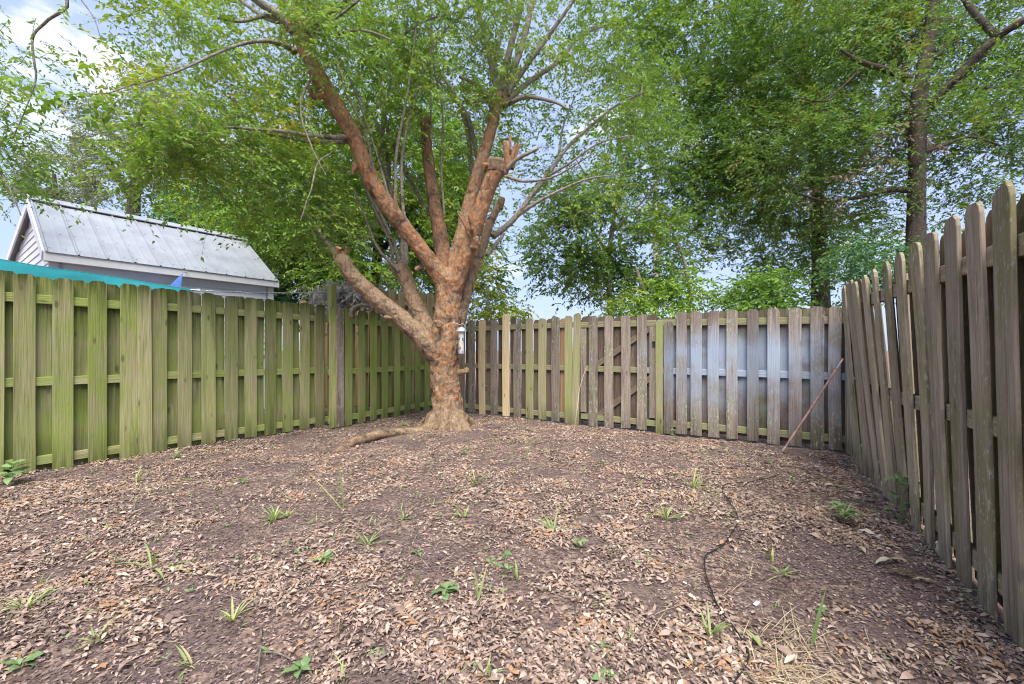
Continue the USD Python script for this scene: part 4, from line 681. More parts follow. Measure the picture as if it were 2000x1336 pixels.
def sprays(C, Dr, Ln, K, leafL, r, droop=0.5, wratio=0.42, spread=0.9, upness=0.7, six=False):
    """K leaves along each drooping twig that starts at C and heads along Dr"""
    n = len(C); Dr = unit(Dr); t = (np.arange(K) + 0.7) / K
    Ln = np.broadcast_to(Ln, (n,))
    P = C[:, None] + Dr[:, None] * (Ln[:, None] * t)[..., None] - Z3 * (droop * Ln[:, None] * t ** 2)[..., None]
    T = unit(Dr[:, None] - Z3 * (2 * droop * t)[None, :, None] + np.zeros((n, K, 1)))
    sd = unit(np.cross(T, Z3 + r.normal(0, 0.25, (n, K, 3)))) * np.where(np.arange(K) % 2, 1, -1)[None, :, None]
    D = unit(T * 0.75 + sd * spread + r.normal(0, 0.28, (n, K, 3)) - Z3 * 0.25)
    N = unit(Z3 * upness + r.normal(0, 0.55, (n, K, 3)))
    LL = leafL * r.uniform(0.5, 1.3, (n, K)) * r.uniform(0.75, 1.2, (n, 1))
    v, f = leaves(P.reshape(-1, 3), D.reshape(-1, 3), N.reshape(-1, 3), LL.ravel(), LL.ravel() * wratio * 1.05, six=six)
    tw = None
    return v, f
def twig_mesh(C, Dr, Ln, droop, rad):
    """fine twigs under the sprays, three sided"""
    n = len(C); Dr = unit(Dr); s1 = unit(np.cross(Dr, Z3 + 1e-3)); s2 = np.cross(Dr, s1); Ln = np.broadcast_to(Ln, (n,))[:, None]
    vs = []
    for t, rr in ((0, 1.0), (0.5, 0.75), (1.0, 0.35)):
        c = C + Dr * Ln * t - Z3 * droop * Ln * t * t
        for a in (0, 2.09, 4.19): vs.append(c + (s1 * math.cos(a) + s2 * math.sin(a)) * rad * rr)
    v = np.stack(vs, 1).reshape(-1, 3); b = np.arange(n)[:, None] * 9; f = []
    for k in (0, 3):
        for j_ in range(3):
            j2 = (j_ + 1) % 3; f += [b + [k + j_, k + j2, k + 3 + j2], b + [k + j_, k + 3 + j2, k + 3 + j_]]
    return v, np.concatenate(f, 0)
def blob_points(blobs, r, freq=1.4, thr=0.47, seed=0):
    """points in ellipsoids (px, py, rx, ry, distance, depth radius, number), thinned by noise so that clumps and gaps form; also outward directions"""
    Ps, Os = [], []
    for px, py, rx, ry, d, rd, n in blobs:
        m = int(n * 1.9); u = unit(r.normal(0, 1, (m, 3))) * r.uniform(0, 1, (m, 1)) ** 0.42
        dd = d + u[:, 1] * rd
        c = W(px, py, d)
        p = c + u * [rx * d / F, rd, ry * d / F]
        g = meshkit.fbm(p * freq, 3, seed); keep = g + r.normal(0, 0.03, m) > thr
        p, u = p[keep][:n], u[keep][:n]
        Ps.append(p); Os.append(u)
    return np.vstack(Ps), np.vstack(Os)
def foliage(name, parent, blobs, material, r, leafL, K=12, Ln=0.5, droop=0.5, freq=1.4, thr=0.47, wratio=0.42, seed=0, twig=None, upness=0.7, minz=None, six=False, label=None):
    C, O = blob_points(blobs, r, freq, thr, seed)
    if minz is not None: C = C[C[:, 2] > minz]; O = O[:len(C)]
    Dr = unit(O * [1, 1, 0.5] + r.normal(0, 0.6, C.shape) + Z3 * 0.22); L_ = Ln * r.uniform(0.55, 1.25, len(C))
    v, f = sprays(C, Dr, L_, K, leafL, r, droop, wratio, upness=upness, six=six)
    prim = obj(name, v, f, material, parent, label=label, kind='stuff')
    if twig is not None:
        v, f = twig_mesh(C, Dr, L_ * 0.92, droop, twig); obj('twig', v, f, BARK_GREY if parent is not None and 'oak' not in str(parent.GetPath()) else BARK_OAK, parent, pv={'orange': np.zeros(len(v))}, kind='stuff')
    return prim
rl = np.random.default_rng(21)
MAIN = [ # px, py, rx, ry, distance, depth radius, sprays
 (500, 40, 190, 90, 6.4, 0.8, 330), (400, 110, 130, 90, 5.2, 0.7, 190), (720, 70, 150, 120, 6.2, 0.8, 470), (880, 60, 150, 110, 6.4, 0.9, 360), (1060, 60, 170, 120, 6.9, 0.8, 230), (1210, 120, 120, 120, 7.0, 0.8, 230),
 (760, 200, 120, 120, 6.7, 0.7, 330), (820, 330, 110, 120, 7.1, 0.6, 190), (630, 330, 100, 120, 6.6, 0.7, 230), (1090, 230, 120, 130, 7.0, 0.6, 110), (1130, 380, 90, 90, 7.0, 0.6, 80), (540, 210, 110, 60, 6.1, 0.6, 150), (440, 280, 140, 45, 5.0, 0.6, 220), (360, 310, 95, 36, 4.75, 0.45, 150), (270, 345, 44, 26, 4.6, 0.25, 50), (520, 370, 110, 80, 5.7, 0.6, 220), (600, 440, 90, 70, 6.0, 0.5, 150), (700, 470, 70, 70, 6.8, 0.5, 90), (920, 270, 80, 110, 7.1, 0.4, 90), (310, 70, 80, 60, 4.8, 0.5, 80), (1000, 330, 70, 80, 7.1, 0.4, 35), (800, -70, 420, 100, 6.3, 1.2, 520), (640, 90, 60, 60, 5.2, 0.3, 70), (760, 120, 100, 90, 5.6, 0.4, 90), (1000, 90, 130, 80, 6.2, 0.4, 110), (900, 190, 100, 80, 6.3, 0.3, 80), (1120, 300, 120, 120, 7.2, 0.5, 120), (560, 40, 120, 50, 5.2, 0.3, 90), (1180, 220, 110, 110, 7.2, 0.5, 130)]
foliage('crown', tree, MAIN, LEAF_MAIN, rl, 0.062, K=13, Ln=0.42, droop=0.38, freq=2.0, thr=0.475, twig=0.0028, seed=3, wratio=0.47)
YEL = [(420, 250, 190, 80, 5.4, 0.7, 200), (350, 320, 90, 36, 5.0, 0.4, 90), (560, 160, 110, 80, 6.2, 0.6, 130), (255, 370, 26, 22, 4.6, 0.2, 22), (500, 330, 140, 90, 6.4, 0.6, 190), (270, 180, 110, 22, 4.0, 0.3, 36)]
foliage('yellowing_foliage', tree, YEL, LEAF_YEL, rl, 0.060, K=12, Ln=0.4, droop=0.4, freq=2.0, thr=0.47, seed=8, wratio=0.47, label='yellowish green drooping leaves on the left side')
# leaf sprays at the tip of the long branch that reaches towards the camera
near_tip = [(60, 158, 3.55), (95, 172, 3.55), (125, 180, 3.6), (150, 188, 3.6), (180, 190, 3.65), (210, 196, 3.7), (245, 190, 3.8), (225, 215, 3.75), (265, 215, 3.9), (195, 130, 3.7), (270, 150, 3.9), (300, 205, 4.0)]
Cn = np.array([W(*t_) for t_ in near_tip]); v, f = sprays(np.repeat(Cn, 2, 0) + rl.normal(0, 0.02, (len(Cn) * 2, 3)), unit(np.array([-1, -0.1, -0.1]) + rl.normal(0, 0.35, (len(Cn) * 2, 3))), 0.22, 8, 0.075, rl, 0.4, 0.40, six=True)
obj('leaf_spray', v, f, LEAF_MAIN, tree, label='larger leaves at the tip of the reaching branch', kind='stuff')

# ------------------------------------------------------------------ tree that hangs into the upper left corner
lt = xf('tree', 'overhanging tree with drooping sprays entering at the left picture edge', 'tree', W(-420, 700, 4.6) * [1, 1, 0])
LB_ = [[(-420, 842, 60, 4.6), (-410, 500, 50, 4.6), (-380, 200, 40, 4.6), (-300, 0, 28, 4.5), (-200, -120, 18, 4.4)], [(-300, 0, 16, 4.5), (-120, -80, 11, 4.3), (30, -90, 9, 4.2), (130, 0, 6, 4.2), (90, 40, 5, 4.2), (62, 72, 4, 4.2), (65, 120, 4, 4.2), (66, 160, 3, 4.2), (45, 215, 2, 4.2), (20, 270, 2, 4.2)], [(-380, 200, 14, 4.6), (-200, 190, 10, 4.4), (-60, 260, 7, 4.3), (10, 350, 4, 4.3), (40, 420, 2, 4.3)], [(-200, -120, 9, 4.4), (0, -60, 6, 4.0), (120, -30, 4, 3.9), (180, 30, 2, 3.9), (200, 90, 1.5, 3.9)]]
v, f = bt(LB_[0], 9); obj('trunk', v, f, BARK_GREY, lt, smooth=True, pv={'orange': np.zeros(len(v))})
for b in LB_[1:]: v, f = bt(b, 6); obj('branch', v, f, BARK_GREY, lt, smooth=True, pv={'orange': np.zeros(len(v))})
foliage('crown', lt, [(0, 345, 48, 50, 4.5, 0.4, 110), (-60, 300, 100, 100, 4.6, 0.5, 150), (15, 220, 40, 40, 4.4, 0.3, 24), (30, 230, 60, 60, 4.3, 0.3, 28), (-50, 100, 90, 140, 4.6, 0.6, 90), (60, 100, 50, 80, 4.2, 0.2, 14), (10, 30, 70, 30, 4.1, 0.3, 14), (110, 40, 70, 30, 4.0, 0.2, 7), (-350, 0, 300, 220, 4.8, 1.0, 420)], LEAF_MAIN, rl, 0.058, K=12, Ln=0.34, droop=0.55, freq=2.2, thr=0.45, seed=14, twig=0.0025, wratio=0.40)

# ------------------------------------------------------------------ trees beyond the fences
def bgtree(name, label, base, limbs, crowns, bark, stray=None, group=None):
    t = xf(name, label, 'tree', np.asarray(base) * [1, 1, 0], group)
    for k, l in enumerate(limbs):
        v, f = bt(l, 10 if l[0][2] > 20 else 6, n=max(10, 5 * len(l)), wob=0.05)
        if l[0][2] > 20: v = v + (meshkit.fbm(v * [7, 7, 2.5], 3, 6) - 0.5)[:, None] * unit(v - v.mean(0)) * 0.06
        obj('trunk' if k == 0 else 'branch', v, f, bark, t, smooth=True, pv={'orange': np.full(len(v), 0.1)})
    for c in crowns: foliage(parent=t, **c)
    return t
rg = np.random.default_rng(77)
# right oak with the bare trunk and the big forked branch
D6 = 8.2
bgtree('oak_tree', 'tall oak with dark bare trunk and forked branch above the right fence', W(1788, 700, D6), [
  [(1788, 805, 42, D6), (1788, 600, 36, D6), (1789, 460, 31, D6), (1790, 340, 28, D6), (1792, 215, 29, D6), (1803, 130, 23, D6), (1818, 40, 21, D6), (1830, -80, 18, D6)],
  [(1796, 228, 22, D6), (1818, 205, 20, D6 - .1), (1850, 170, 17, D6 - .3), (1890, 132, 16, D6 - .5), (1925, 95, 16, D6 - .7), (1950, 72, 15, D6 - .8), (1985, 48, 14, D6 - 1), (2040, 20, 14, D6 - 1.2), (2120, -30, 10, D6 - 1.4)],
  [(1948, 74, 15, D6 - .8), (1920, 45, 13, D6 - .7), (1895, 18, 12, D6 - .6), (1870, -20, 10, D6 - .5)],
  [(1775, 155, 17, D6), (1740, 140, 13, D6 - .2), (1700, 128, 10, D6 - .4), (1672, 118, 8, D6 - .5), (1640, 100, 4, D6 - .6)],
  [(1778, 372, 12, D6), (1740, 370, 11, D6 + .1), (1710, 376, 9, D6 + .2), (1660, 388, 7, D6 + .3), (1605, 395, 5, D6 + .4), (1550, 380, 3, D6 + .5)],
  [(1800, 300, 9, D6), (1840, 285, 7, D6), (1890, 270, 5, D6), (1950, 290, 3, D6)], [(1795, 130, 10, D6), (1850, 90, 8, D6 + .3), (1880, 40, 6, D6 + .5), (1900, -20, 4, D6 + .6)], [(1860, 160, 8, D6 - .4), (1930, 170, 6, D6 - .6), (2000, 150, 4, D6 - .7)], [(1690, 125, 5, D6), (1650, 165, 4, D6), (1610, 195, 3, D6), (1560, 190, 2, D6)]],
  [dict(name='crown', blobs=[(1700, 60, 170, 110, D6 + .7, 0.8, 775), (1880, 60, 170, 110, D6 + .7, 0.8, 678), (1960, 190, 120, 110, D6 + .7, 0.8, 484), (1700, 220, 140, 100, D6 + .7, 0.8, 532), (1990, 260, 90, 60, D6 + .7, 0.8, 102), (1860, 290, 120, 90, D6 + .7, 0.8, 339), (1680, 400, 120, 80, D6 + .7, 0.8, 323), (1560, 300, 120, 120, D6 + .7, 0.8, 484), (1890, 400, 60, 40, D6 + .7, 0.8, 64), (1940, 330, 80, 50, D6 + .7, 0.8, 145), (1850, -80, 400, 120, D6 + .7, 0.8, 678), (2120, 120, 160, 200, D6 + .7, 0.8, 323)], material=LEAF_OAK, r=rg, leafL=0.085, K=11, Ln=0.55, droop=0.35, freq=1.6, thr=0.46, wratio=0.42, seed=31, twig=0.004),
   dict(name='near_foliage', blobs=[(1760, 60, 130, 70, D6 - .9, 0.4, 90), (1860, 240, 90, 60, D6 - .8, 0.3, 40), (1930, 150, 90, 70, D6 - 1.2, 0.4, 60), (1700, 260, 90, 80, D6 - .7, 0.4, 70), (1810, 150, 60, 60, D6 - .6, 0.3, 30)], material=LEAF_OAK, r=rg, leafL=0.08, K=11, Ln=0.45, droop=0.2, freq=1.8, thr=0.47, seed=36),
   dict(name='dry_foliage', blobs=[(1760, 260, 70, 120, D6, 0.4, 40), (1650, 330, 120, 80, D6 + .2, 0.5, 60), (1840, 70, 50, 20, D6 - .6, 0.2, 6)], material=LITTER, r=rg, leafL=0.08, K=9, Ln=0.35, droop=0.5, freq=1.6, thr=0.46, wratio=0.5, seed=32, label='brown withered leaves close to the trunk')], BARK_OAK)
D5 = 11.5
bgtree('oak_tree', 'dense dark oak with half hidden trunk behind the back fence', W(1600, 700, D5), [
  [(1603, 770, 44, D5), (1603, 600, 34, D5), (1602, 480, 28, D5), (1596, 380, 24, D5), (1590, 260, 20, D5), (1570, 120, 16, D5), (1550, -40, 12, D5)], [(1598, 420, 12, D5), (1560, 440, 9, D5), (1510, 430, 6, D5), (1450, 440, 4, D5)], [(1592, 300, 12, D5), (1530, 260, 9, D5), (1450, 230, 6, D5), (1350, 235, 4, D5)], [(1580, 180, 10, D5), (1500, 90, 8, D5), (1420, 30, 5, D5)], [(1598, 380, 10, D5), (1640, 340, 8, D5), (1700, 320, 4, D5)], [(1590, 270, 8, D5), (1640, 200, 7, D5), (1690, 180, 4, D5)]],
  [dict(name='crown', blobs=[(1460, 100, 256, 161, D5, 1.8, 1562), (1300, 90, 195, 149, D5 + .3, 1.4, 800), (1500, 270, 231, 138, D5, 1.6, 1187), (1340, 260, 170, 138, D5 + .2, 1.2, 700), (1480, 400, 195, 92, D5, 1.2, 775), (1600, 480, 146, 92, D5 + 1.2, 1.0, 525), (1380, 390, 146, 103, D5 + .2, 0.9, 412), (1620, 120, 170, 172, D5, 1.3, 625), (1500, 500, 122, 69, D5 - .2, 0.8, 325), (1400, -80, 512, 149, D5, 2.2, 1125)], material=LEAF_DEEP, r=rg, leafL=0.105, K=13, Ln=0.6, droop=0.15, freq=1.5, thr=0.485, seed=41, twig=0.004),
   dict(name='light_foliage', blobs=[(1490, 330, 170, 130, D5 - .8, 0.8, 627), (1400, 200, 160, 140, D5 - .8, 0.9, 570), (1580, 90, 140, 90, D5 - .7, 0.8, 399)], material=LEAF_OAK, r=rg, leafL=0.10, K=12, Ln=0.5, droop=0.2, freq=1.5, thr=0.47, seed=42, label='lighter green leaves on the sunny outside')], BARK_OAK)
D4 = 9.6
bgtree('small_tree', 'slender leafy tree with thin stem above the middle of the back fence', W(1195, 700, D4), [
  [(1192, 770, 13, D4), (1192, 640, 11, D4), (1188, 520, 9, D4), (1196, 430, 8, D4), (1215, 330, 6, D4), (1240, 230, 4, D4), (1250, 150, 2, D4)], [(1190, 500, 6, D4), (1150, 440, 5, D4), (1110, 400, 3, D4)], [(1200, 420, 5, D4), (1150, 350, 4, D4), (1120, 300, 2, D4)], [(1195, 450, 5, D4), (1250, 400, 4, D4), (1290, 350, 2, D4)], [(1190, 560, 5, D4), (1140, 520, 4, D4), (1090, 500, 2, D4)]],
  [dict(name='crown', blobs=[(1150, 480, 120, 70, D4, 0.8, 399), (1080, 520, 60, 40, D4, 0.5, 94), (1200, 380, 110, 80, D4, 0.8, 399), (1120, 390, 80, 60, D4, 0.6, 168), (1190, 540, 90, 50, D4, 0.6, 273), (1230, 270, 110, 100, D4, 0.8, 399), (1270, 480, 70, 80, D4, 0.6, 210), (1060, 440, 80, 70, D4 + .3, 0.6, 130), (1130, 540, 100, 50, D4, 0.6, 160), (1260, 540, 90, 50, D4 + .4, 0.6, 200), (1330, 470, 80, 80, D4 + .6, 0.6, 220), (1110, 590, 40, 12, D4, 0.3, 12), (1170, 590, 60, 22, D4, 0.4, 54), (1120, 440, 90, 50, D4, 0.6, 126)], material=LEAF_DEEP, r=rg, leafL=0.085, K=11, Ln=0.42, droop=0.3, freq=1.8, thr=0.465, seed=51, twig=0.003, wratio=0.5)], BARK_GREY)
D3 = 11.0
bgtree('bushy_tree', 'dense mid green tree filling the gap behind the big trunk', W(720, 700, D3), [
  [(720, 775, 36, D3), (720, 640, 26, D3), (735, 520, 20, D3), (745, 400, 15, D3), (740, 250, 10, D3)], [(730, 560, 14, D3), (680, 480, 9, D3), (620, 400, 5, D3)], [(738, 500, 12, D3), (800, 420, 9, D3), (850, 340, 5, D3)], [(740, 420, 10, D3), (690, 330, 7, D3), (650, 250, 4, D3)]],
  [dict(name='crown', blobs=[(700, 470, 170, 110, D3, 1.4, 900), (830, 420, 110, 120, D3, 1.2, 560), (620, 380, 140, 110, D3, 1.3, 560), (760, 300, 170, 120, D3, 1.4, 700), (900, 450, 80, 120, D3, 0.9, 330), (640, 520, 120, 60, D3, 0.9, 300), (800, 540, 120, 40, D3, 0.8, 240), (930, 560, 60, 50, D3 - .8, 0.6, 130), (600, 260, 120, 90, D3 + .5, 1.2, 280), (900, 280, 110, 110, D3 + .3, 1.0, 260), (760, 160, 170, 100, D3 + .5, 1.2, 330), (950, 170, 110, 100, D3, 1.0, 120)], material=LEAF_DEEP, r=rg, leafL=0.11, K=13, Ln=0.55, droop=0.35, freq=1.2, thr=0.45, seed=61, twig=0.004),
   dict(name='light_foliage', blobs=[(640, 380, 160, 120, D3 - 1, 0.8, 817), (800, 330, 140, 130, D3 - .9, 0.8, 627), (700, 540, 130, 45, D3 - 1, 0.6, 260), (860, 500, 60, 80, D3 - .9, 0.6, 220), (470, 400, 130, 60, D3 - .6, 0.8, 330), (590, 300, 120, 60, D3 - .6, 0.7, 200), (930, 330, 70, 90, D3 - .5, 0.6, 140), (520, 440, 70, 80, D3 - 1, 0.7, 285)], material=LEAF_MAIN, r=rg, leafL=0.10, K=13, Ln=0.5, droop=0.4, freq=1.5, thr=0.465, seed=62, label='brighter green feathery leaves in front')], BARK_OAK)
D2 = 13.5
bgtree('evergreen_tree', 'cool green broad tree rising right behind the shed roof', W(480, 700, D2), [[(480, 758, 34, D2), (480, 600, 26, D2), (470, 470, 18, D2), (465, 380, 10, D2)]],
  [dict(name='crown', blobs=[(470, 470, 120, 80, D2, 1.4, 620), (560, 500, 80, 90, D2 - .4, 1.0, 420), (390, 430, 90, 50, D2, 1.0, 260), (540, 580, 70, 40, D2 - .8, 0.8, 220), (450, 390, 110, 60, D2 + .6, 1.2, 330)], material=LEAF_BLUE, r=rg, leafL=0.14, K=13, Ln=0.65, droop=0.35, freq=1.0, thr=0.44, seed=71, wratio=0.46)], BARK_OAK)
D1 = 19.0
bgtree('live_oak', 'grey green live oak with airy crown above the shed roof', W(260, 700, D1), [[(270, 737, 40, D1), (268, 560, 30, D1), (260, 420, 22, D1), (270, 300, 14, D1), (280, 200, 8, D1)], [(262, 400, 12, D1), (210, 320, 8, D1), (170, 270, 4, D1)], [(266, 340, 10, D1), (330, 260, 7, D1), (370, 220, 4, D1)]],
  [dict(name='crown', blobs=[(250, 270, 100, 80, D1, 2.0, 420), (330, 220, 100, 70, D1, 1.8, 380), (200, 330, 80, 50, D1, 1.6, 200), (300, 350, 110, 70, D1, 1.8, 420), (230, 200, 50, 40, D1, 1.0, 80), (400, 300, 90, 100, D1, 1.6, 300), (180, 260, 50, 40, D1, 1.0, 90), (310, 150, 60, 30, D1, 1, 80)], material=LEAF_GREY, r=rg, leafL=0.15, K=12, Ln=0.75, droop=0.2, freq=0.75, thr=0.475, seed=81, twig=0.0022)], BARK_OAK)
D0 = 26.0
bgtree('far_tree', 'distant grey green tree at far left above the roof ridge', W(110, 700, D0), [[(110, 723, 30, D0), (110, 520, 20, D0), (108, 400, 12, D0), (106, 340, 6, D0)]], [dict(name='crown', blobs=[(110, 355, 60, 40, D0, 1.6, 260), (70, 380, 50, 30, D0, 1.4, 150), (150, 380, 50, 30, D0, 1.4, 160), (110, 315, 30, 25, D0, 0.8, 60)], material=LEAF_GREY, r=rg, leafL=0.2, K=11, Ln=0.9, droop=0.2, freq=0.6, thr=0.46, seed=91)], BARK_OAK)
# bushes along the back
def bush(label, base, stems, blobs, m_, leafL, seed, name='bush', cat='bush'):
    t = xf(name, label, cat, np.asarray(base) * [1, 1, 0])
    for l in stems: v, f = bt(l, 6); obj('stem', v, f, BARK_GREY, t, smooth=True, pv={'orange': np.zeros(len(v))})
    foliage('foliage', t, blobs, m_, rg, leafL, K=11, Ln=0.4, droop=0.4, freq=1.8, thr=0.44, seed=seed, wratio=0.5)
bush('yellow green vine covered bush below the utility pole', W(1280, 700, 9.0), [[(1250, 800, 16, 9), (1248, 640, 13, 9), (1262, 590, 12, 9), (1250, 550, 9, 9), (1240, 520, 5, 9)], [(1345, 790, 10, 9.2), (1345, 640, 9, 9.2), (1346, 560, 8, 9.2), (1330, 490, 5, 9.2), (1300, 430, 3, 9.2)]], [(1290, 580, 60, 34, 9, 0.5, 150), (1330, 570, 50, 40, 9.2, 0.5, 110), (1240, 600, 40, 22, 8.8, 0.4, 50), (1270, 610, 80, 16, 8.8, 0.3, 90)], LEAF_MAIN, 0.09, 101)
bush('bright green bush just right of the big trunk', W(960, 700, 9.6), [[(950, 780, 10, 9.6), (950, 640, 8, 9.6), (955, 560, 4, 9.6)]], [(935, 580, 50, 50, 9.6, 0.6, 150), (975, 610, 50, 24, 9.6, 0.5, 90), (930, 520, 40, 40, 9.8, 0.5, 60)], LEAF_YEL, 0.085, 102)
bush('dark green shrub mass against the back fence near its right end', W(1520, 700, 8.2), [[(1520, 805, 12, 8.2), (1520, 640, 9, 8.2), (1530, 560, 5, 8.2)]], [(1510, 570, 60, 40, 8.2, 0.5, 150), (1450, 570, 70, 40, 8.6, 0.5, 150), (1400, 590, 60, 26, 8.6, 0.4, 90), (1660, 530, 40, 50, 7.6, 0.4, 90), (1500, 600, 120, 18, 8, 0.4, 130)], LEAF_DEEP, 0.09, 103)
bush('glossy green shrub at the foot of the oak beyond the right fence', W(1700, 700, 6.9), [[(1700, 830, 10, 6.9), (1700, 640, 8, 6.9), (1710, 560, 5, 6.9)]], [(1690, 540, 70, 50, 6.9, 0.4, 130), (1670, 490, 40, 40, 7.2, 0.4, 70), (1745, 505, 30, 28, 7.3, 0.3, 60)], LEAF_BLUE, 0.08, 104)
bush('leafy shrub glimpsed through the gaps of the right fence', W(2010, 700, 4.6), [[(2010, 890, 12, 4.6), (2010, 680, 9, 4.6)]], [(1960, 600, 120, 160, 4.9, 0.4, 220), (2130, 620, 150, 150, 4.2, 0.4, 160)], LEAF_DEEP, 0.08, 105)
bush('pale yellow tree top far off above the fence by the trunk', W(1000, 700, 30), [[(1000, 717, 10, 30), (1000, 630, 6, 30)]], [(1005, 612, 38, 18, 30, 1.2, 90)], LEAF_YEL, 0.2, 106, name='far_tree', cat='tree')
print('foliage ok')
# ------------------------------------------------------------------ dead brush, cut branches, pole, feeder, cord
db = xf('dead_brush', 'heap of grey withered branches hanging over the left fence', 'brush', W(690, 600, 7.6) * [1, 1, 0])
rd = np.random.default_rng(9)
for k in range(14):
    a = (rd.uniform(640, 730), rd.uniform(598, 615), 5, 7.6 + rd.uniform(-.2, .3)); b = (a[0] + rd.uniform(-40, 30), a[1] - rd.uniform(20, 60), 3, a[3]); c = (b[0] + rd.uniform(-30, 20), b[1] + rd.uniform(-10, 25), 1.5, a[3])
    v, f = bt([a, b, c], 5); obj('branch', v, f, BARK_GREY, db, smooth=True, pv={'orange': np.zeros(len(v))})
foliage('withered_leaves', db, [(690, 578, 50, 26, 7.6, 0.4, 150), (655, 585, 36, 18, 7.6, 0.3, 80), (640, 568, 40, 18, 7.9, 0.3, 50)], DEADGREY, rd, 0.085, K=10, Ln=0.3, droop=0.9, freq=2.5, thr=0.42, seed=5)
# stems under it to the ground, behind the fence
for x in (668, 705): v, f = bt([(x, 815, 6, 7.6), (x + 4, 700, 6, 7.6), (x + 2, 610, 5, 7.6)], 6); obj('stem', v, f, BARK_GREY, db, smooth=True, pv={'orange': np.zeros(len(v))})
cb = xf('sawn_branch', 'pale curved branch end with an orange sawn face hooked over the fence', 'branch', W(686, 610, 6.6) * [1, 1, 0])
hook = [(730, 600, 7, 7.2), (712, 596, 7, 7.0), (700, 597, 7, 6.85), (690, 601, 7.5, 6.75), (685, 609, 7.5, 6.7), (686, 618, 7.5, 6.68)]
q_ = spline(np.array([np.append(W(x, y, d), w / 2 * d / F) for x, y, w, d in hook]), 20); v, f = tube(q_[:, :3], q_[:, 3], 9, caps=False); obj('limb', v, f, BARK_GREY, cb, smooth=True, pv={'orange': np.zeros(len(v))})
t_ = unit(q_[-1, :3] - q_[-2, :3]); v, f = tube(np.array([q_[-1, :3] - t_ * 0.01, q_[-1, :3] + t_ * 0.003]), q_[-1, 3] * 0.98, 9); obj('cut_face', v, f, CUT, cb)
pts = [(716, 585, 5, 7.2), (722, 590, 5, 7.1), (727, 603, 4.5, 7.0)]; v, f = bt(pts, 7); cb2 = xf('sawn_branch', 'thin bent grey branch end right of the hooked one', 'branch', W(724, 600, 7.05) * [1, 1, 0]); obj('limb', v, f, BARK_GREY, cb2, smooth=True, pv={'orange': np.zeros(len(v))})

bf = xf('bird_feeder', 'tube bird feeder with domed metal lid hanging beside the trunk', 'bird feeder', W(901, 690, 6.1) * [1, 1, 0])
fc = W(901, 690, 6.1); zt_ = W(0, 646, 6.1)[2]; zb = W(0, 689, 6.1)[2]
def lathe(prof, c, n=20):
    a = np.arange(n) / n * 2 * np.pi; v = np.array([[c[0] + r_ * math.cos(t), c[1] + r_ * math.sin(t), z] for r_, z in prof for t in a]); f = []
    for i_ in range(len(prof) - 1):
        for j_ in range(n): j2 = (j_ + 1) % n; f.append([i_ * n + j_, i_ * n + j2, (i_ + 1) * n + j2, (i_ + 1) * n + j_])
    return v, np.array(f)
v, f = lathe([(0.001, zb), (0.036, zb), (0.040, zb + 0.006), (0.040, zt_), (0.001, zt_)], fc); obj('tube', v, f, FEEDER, bf)
v, f = lathe([(0.001, zb - 0.012), (0.043, zb - 0.012), (0.043, zb + 0.03), (0.001, zb + 0.03)], fc); obj('base', v, f, ALU, bf)
v, f = lathe([(0.074, zt_ - 0.010), (0.072, zt_ + 0.004), (0.058, zt_ + 0.026), (0.034, zt_ + 0.046), (0.010, zt_ + 0.056), (0.001, zt_ + 0.057)], fc); obj('lid', v, f, ALU, bf, smooth=True)
for a, z in ((-1.9, zb + 0.075), (-0.9, zb + 0.20), (-2.2, zb + 0.21)):
    o = np.array([fc[0] + 0.040 * math.cos(a), fc[1] + 0.040 * math.sin(a), z]); dr = np.array([math.cos(a), math.sin(a), 0]); v, f = tube(np.array([o - dr * 0.004, o + dr * 0.012]), 0.014, 10); po = obj('port', v, f, TEALB, bf); v, f = tube(np.array([o + dr * 0.004 - Z3 * 0.022, o + dr * 0.05 - Z3 * 0.024]), 0.004, 6); obj('perch', v, f, BLACK, po)
hk = [fc * [1, 1, 0] + np.array([x, 0, zt_ + z]) for x, z in ((0.055, 0.02), (0.05, 0.07), (0.02, 0.10), (-0.02, 0.09), (-0.06, 0.10), (-0.12, 0.12))]
v, f = tube(spline(np.array(hk), 20), 0.0035, 6); obj('hook', v, f, WIRE, bf, smooth=True)

pole = xf('pole', 'rusty red pole leaning from the ground against the fence corner', 'pole', G(1528, 884)); p0 = G(1528, 884); p1 = W(1646, 703, 4.98)
ax = p1 - p0
for a, b, r_, m_, nm in ((0.0, 0.05, 0.0125, GREYMETAL, 'tip'), (0.05, 0.90, 0.0130, RUSTPOLE, 'shaft'), (0.90, 0.985, 0.0115, GREYMETAL, 'bare_end'), (0.985, 1.0, 0.013, plain('orange_rust', (0.42, 0.12, 0.04), 0.7, var=0.3), 'cap')):
    k = np.linspace(a, b, 10); sag = -0.012 * 4 * k * (1 - k); v, f = tube(p0 + ax * k[:, None] + Z3 * sag[:, None] + Z3 * 0.012, r_, 10); obj(nm, v, f, m_, pole, smooth=True)
cd = xf('cord', 'thin pale cord slanting up against the board left of the gate', 'cord', G(1121, 842)); pts = np.array([G(1121, 842), W(1127, 800, 6.3), W(1132, 760, 6.5), W(1138, 738, 6.55), W(1145, 718, 6.62)])
v, f = tube(spline(pts, 24), 0.0028, 6); obj('line', v, f, CREAMROPE, cd, smooth=True)
